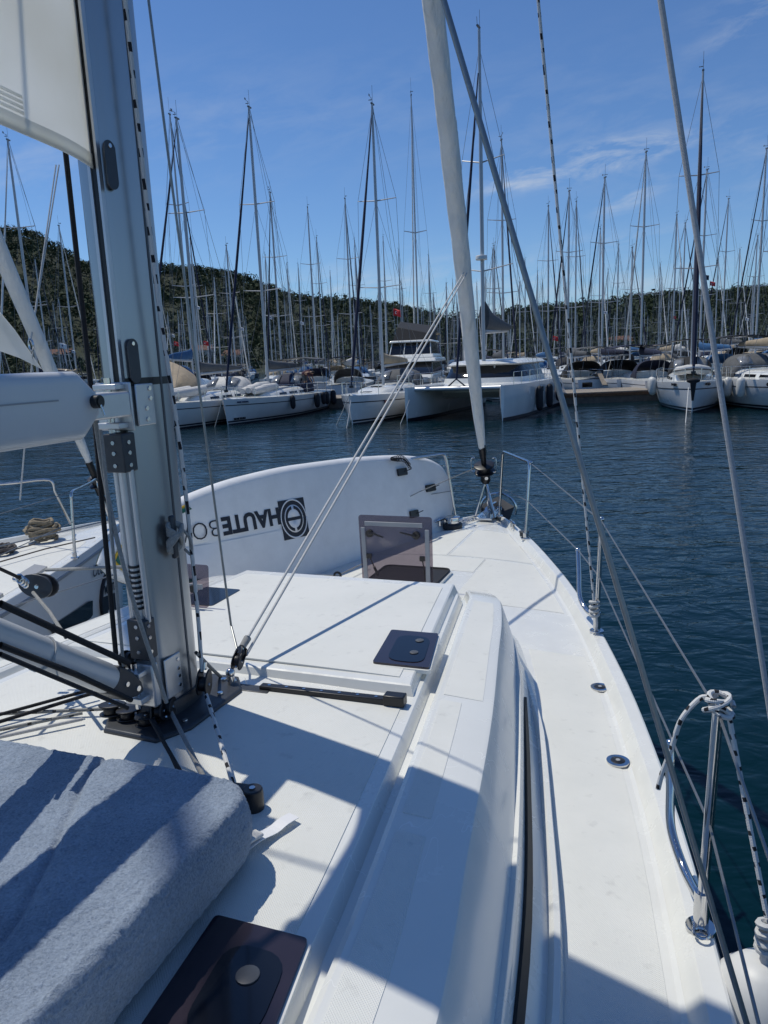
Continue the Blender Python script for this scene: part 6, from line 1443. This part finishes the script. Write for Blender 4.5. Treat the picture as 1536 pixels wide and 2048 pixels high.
# stern-to boats behind the pontoon
for (px, Y, lab, bm_, cv, mh_) in ((1245, 52., 'white sailboat stern-to behind the pontoon under a dark bimini with open stern', NAVYC, NAVYC, 15.), (1170, 54., 'sailboat with grey canopy and lifebuoys stern-to behind the right-hand catamaran hull', GREYC, GREYC, 14.6)):
    c_ = at(px, 780, Y); bs = empty('sailboat', (c_[0], Y+5, 0), R(180)+math.pi+R(4), lab, 'sailboat')
    hs_ = sail_boat(bs, 12.5, 4., 1.25, mh_, cover=cv, hood=BLACKC, bim=bm_, jib=NAVYC)
    mb = MB(); mb.prism([(-.16, hs_.y(0)-.9, .66), (.16, hs_.y(0)-.9, .66), (.15, hs_.y(0)+.3, 1.55), (-.15, hs_.y(0)+.3, 1.55)], (0, -.03, .05)); mb.build('gangway', TEAK, bs)
    for sg in (-1, 1):
        mb = MB(); mb.tube([(sg*1.0, hs_.y(0)+.2, 1.5)]+[(sg*(1.0+.0*k), hs_.y(0)+.2, 1.5) for k in (0,)]+[(sg*1.0, hs_.y(0)+.2, 2.0), (sg*1.7, hs_.y(0)+.3, 2.0), (sg*1.7, hs_.y(0)+.3, 1.3)], .02, 6); mb.build('pushpit', STEEL, bs)
        mb = MB(); mb.box((sg*.9, hs_.y(0)-.012, .72), (.7, .03, .32)); mb.build('stern_locker', TINT, bs, bevel=.01)

# ================================================================== the fleet: rows of masts behind
protos = []
for (cover, jib, hood, bim, hm_, spn) in ((NAVYC, FURL, NAVYC, None, HULLW, 2), (GREYC, NAVYC, BLACKC, GREYC, HULLW, 2), (BEIGEC, FURL, BEIGEC, BEIGEC, HULLW, 1), (WHITEC, NAVYC, GREYC, NAVYC, HULLW, 2), (BLUEC, NAVYC, BLUEC, None, STRIPE, 2)):
    e = empty('sailboat', (0, 0, 0)); sail_boat(e, 12., 3.8, 1.3, 16., hm_, cover, jib, hood, bim, detail=0, spread=spn); protos.append(e)
bpy.context.view_layer.update()
KIDS = {e.name: [(c, list(c.children)) for c in e.children] for e in protos}
used = set()
def fleet_copy(e, loc, rz, sc, szc, label, group):
    first = e.name not in used; used.add(e.name)
    r = e if first else e.copy()
    if not first: COL.objects.link(r)
    r.location = loc; r.rotation_euler = (0, 0, rz); r.scale = (sc, sc, szc); tag(r, label, 'sailboat', group)
    if not first:
        for c, sub in KIDS[e.name]:
            k = c.copy(); COL.objects.link(k); k.parent = r
            for s in sub: q = s.copy(); COL.objects.link(q); q.parent = k
    return r
tall = [(15, 280), (118, 452), (340, 230), (380, 478), (540, 385), (615, 415), (633, 476), (690, 398), (709, 482), (822, 192), (797, 500), (857, 512), (1003, 280), (1097, 412), (1153, 403), (1201, 457), (1237, 490), (1292, 305),
        (1354, 430), (1371, 446), (1414, 340), (1457, 398), (1515, 472), (1533, 298), (985, 500), (1050, 520), (1437, 518), (766, 474), (596, 530), (1321, 528), (1120, 545), (1265, 540), (905, 560), (450, 540), (70, 520), (1085, 560), (660, 545), (1480, 500), (530, 510), (185, 470)]
occ = []
def free(x, y, dx=3.6, dy=12.):
    return all(abs(x-a) > dx or abs(y-b) > dy for a, b in occ)
for o in (b1, b2, b3, cat_, b6, b7, my, tb_): occ.append((o.location.x, o.location.y))
for i_ in range(2): pass
info = []
for k, (px, py) in enumerate(sorted(tall)):
    d = ray(px, py); Y = None
    mh0 = 16.+RNG.uniform(-.8, .8)
    Y0 = (mh0-ZC)*d[1]/d[2] if d[2] > 0 else 200
    for dy in (0, 3, -3, 6, -6, 9, -9, 12, 15, 18, 22, 26, 30):
        Y = max(48., Y0+dy); P = at(px, py, Y)
        if free(P[0], Y): break
    occ.append((P[0], Y)); info.append((px, P[0], Y, P[2]))
for k, (px, x, Y, mz) in enumerate(info):
    rz = (R(180) if RNG.uniform() < .55 else 0)+R(RNG.uniform(-9, 9))
    ones = ['', 'first', 'second', 'third', 'fourth', 'fifth', 'sixth', 'seventh', 'eighth', 'ninth', 'tenth', 'eleventh', 'twelfth', 'thirteenth', 'fourteenth', 'fifteenth', 'sixteenth', 'seventeenth', 'eighteenth', 'nineteenth']
    i1 = k+1; od = ones[i1] if i1 < 20 else {2: 'twentieth', 3: 'thirtieth', 4: 'fortieth'}[i1//10] if i1 % 10 == 0 else {2: 'twenty-', 3: 'thirty-'}[i1//10]+ones[i1 % 10]
    fleet_copy(protos[k % 5], (x, Y, 0), rz, .95, mz/16., f'background sailboat whose tall mast is the {od} from the left behind the front row', 'sailboats with tall masts behind the front row')
nfar = 0; tries = 0
while nfar < 195 and tries < 12000:
    tries += 1
    Y = 62+210*RNG.uniform()**1.25; x = RNG.uniform(-.62, .62)*Y
    if not free(x, Y, 3.2, 10.5): continue
    if x/Y < -.35 and RNG.uniform() < .35: continue
    occ.append((x, Y)); nfar += 1
    fleet_copy(protos[int(RNG.integers(0, 5))], (x, Y, 0), (R(180) if RNG.uniform() < .5 else 0)+R(RNG.uniform(-8, 8)), RNG.uniform(.8, .98), RNG.uniform(.62, .90) if Y < 110 else RNG.uniform(.75, 1.0), 'distant sailboat in the crowded far rows below the hills', 'far rows of moored sailboats')

# ================================================================== flags, shore houses
def flag(px, py, Y, wpx, kind, label):
    c_ = at(px, py, Y); w_ = wpx/F*Y; h_ = w_*.7; e = empty('flag', tuple(c_), R(RNG.uniform(-25, 25)), label, 'flag'); m_ = {'red': RED, 'white': LWHITE, 'dark': NAVYC}[kind]
    mb = MB(); vs = []
    for i_ in range(8):
        for j in range(5): u, v = i_/7, j/4; vs.append((w_*u*.9, .10*w_*math.sin(5*u+v), -h_*v-.22*w_*u*u+.03*w_*math.sin(7*u)))
    mb.add(vs, [(i_*5+j, i_*5+j+1, (i_+1)*5+j+1, (i_+1)*5+j) for i_ in range(7) for j in range(4)]); o = mb.build('cloth', m_, e); md = o.modifiers.new('cloth', 'SOLIDIFY'); md.thickness = .01
    mb = MB(); mb.tube([(0, 0, .25*h_), (0, 0, -1.4*h_)], .015, 5); mb.build('halyard', WIREF, e)
    for sy in (-.03, .03):
        if kind == 'red':
            mb = MB(); cx, cz_ = w_*.36, -h_*.5-.04*w_
            A_ = [(cx+.22*h_*math.cos(t), sy+.10*w_*math.sin(2.2), cz_+.22*h_*math.sin(t)) for t in np.linspace(.7, 2*math.pi-.7, 14)]; B_ = [(cx+.05*h_+.17*h_*math.cos(t), sy+.10*w_*math.sin(2.2), cz_+.17*h_*math.sin(t)) for t in np.linspace(.9, 2*math.pi-.9, 14)]
            mb.loft([A_, B_], closed=False, cap0=False, cap1=False); mb.disc((cx+.27*h_, sy+.10*w_*math.sin(2.6)-.005, cz_), (0, 1, 0), .07*h_, .01, 5); q = mb.build('crescent_and_star', LWHITE, e)
        elif kind == 'white':
            mb = MB(); mb.disc((w_*.42, sy+.10*w_*math.sin(2.4), -h_*.52), (0, 1, 0), .2*h_, .01, 12); mb.build('emblem', INKB, e)
    return e
flag(347, 683, 58., 11, 'red', 'small red flag with white crescent just right of our mast'); flag(406, 682, 60., 11, 'red', 'small red flag with white crescent beside the thin grey halyard')
flag(786, 618, 44., 18, 'red', 'large red flag drooping above the motor yacht canopy'); flag(1405, 549, 50., 13, 'dark', 'dark ensign near the top of the pale rope at right'); flag(1420, 563, 52., 11, 'red', 'small red flag beside the dark ensign at right')
flag(1347, 632, 56., 7, 'red', 'tiny red flag on a spreader left of the bow-on sailboat mast'); flag(1105, 672, 55., 12, 'red', 'red flag hanging low between the grey shroud and the catamaran')
flag(470, 760-25, 60., 8, 'red', 'small red flag low above the navy sprayhood')
for px, py in ((118, 686), (143, 700), (70, 672), (343, 668), (393, 612), (481, 655), (537, 632), (600, 643), (1207, 622), (1490, 635)):
    pl_ = {118: 'largest white flag left of our mast', 143: 'white flag right below the largest one left of our mast', 70: 'leftmost white flag beside the jib clew', 343: 'white flag just right of our mast', 393: 'white flag high on the hillside by the thin halyard', 481: 'white flag with dark emblem left of the middle mast', 537: 'pointed white flag below the hill ridge', 600: 'white flag right of the pointed one below the ridge', 1207: 'small white flag before the right-hand hill', 1490: 'white flag near the right edge'}[px]
    flag(px, py, 62., 8 if px != 118 else 15, 'white', pl_)
WALLC = pm('house_wall', (.55, .50, .43), .9, var=.1, vscale=.5); ROOFT = pm('house_roof', (.17, .085, .055), .9, var=.2, vscale=.6)
for px, py, Y, wd, ht, lab in ((118, 668, 330., 9, 5, 'low pale house with red roof on the left shore'), (405, 702, 320., 8, 6, 'cream house behind the red flags right of our mast'), (470, 712, 320., 8, 4, 'small cream house with red roof below the wooded hill'), (1240, 690, 320., 8, 4, 'pale low house at the foot of the right hill')):
    c_ = at(px, py, Y); zb = max(0., min(terrain(c_[0], Y), c_[2]-ht*.6)); h_ = empty('house', (c_[0], Y, zb), R(RNG.uniform(-20, 20)), lab, 'house')
    mb = MB(); mb.box((0, 0, ht*.5-1), (wd, 8, ht+2)); mb.build('wall', WALLC, h_)
    mb = MB(); mb.prism([(-wd/2-.4, -4.4, ht), (-wd/2-.4, 4.4, ht), (-wd/2-.4, 0, ht+2.2)], (wd+.8, 0, 0)); mb.build('roof', ROOFT, h_)
    for k in range(int(wd//3)):
        for z in ((ht*.3, ht*.72) if ht > 5.5 else (ht*.5,)):
            mb = MB(); mb.box((-wd/2+1.5+k*3, -4.02, z), (1.2, .1, 1.3)); mb.build('window', TINT, h_)

# mooring lines from the bows down into the water
for q0, Y0, q1, lab in (((446, 792), 37.5, (429, 856), 'pale mooring line from the bow of the navy-hooded sailboat into the water'), ((697, 792), 35.6, (672, 852), 'pale mooring line slanting left from the bow with the red badge'),
                        ((702, 800), 35.4, (693, 858), 'steep mooring line just left of the bow with the red badge'), ((1377, 775), 33.4, (1371, 848), 'mooring line hanging from the stem of the bow-on sailboat'), ((819, 800), 35.8, (800, 850), 'mooring line between the red-badged bow and the catamaran')):
    a_ = at(*q0, Y0); b_ = unp(*q1, -.05); o = rope_mb([a_-b_, (a_-b_)*.5-V(0, 0, .06), V(0, 0, 0)], .018, 6); o = o.build('mooring_line', ROPEW, None, smooth=60); o.location = tuple(b_); tag(o, lab, 'rope')
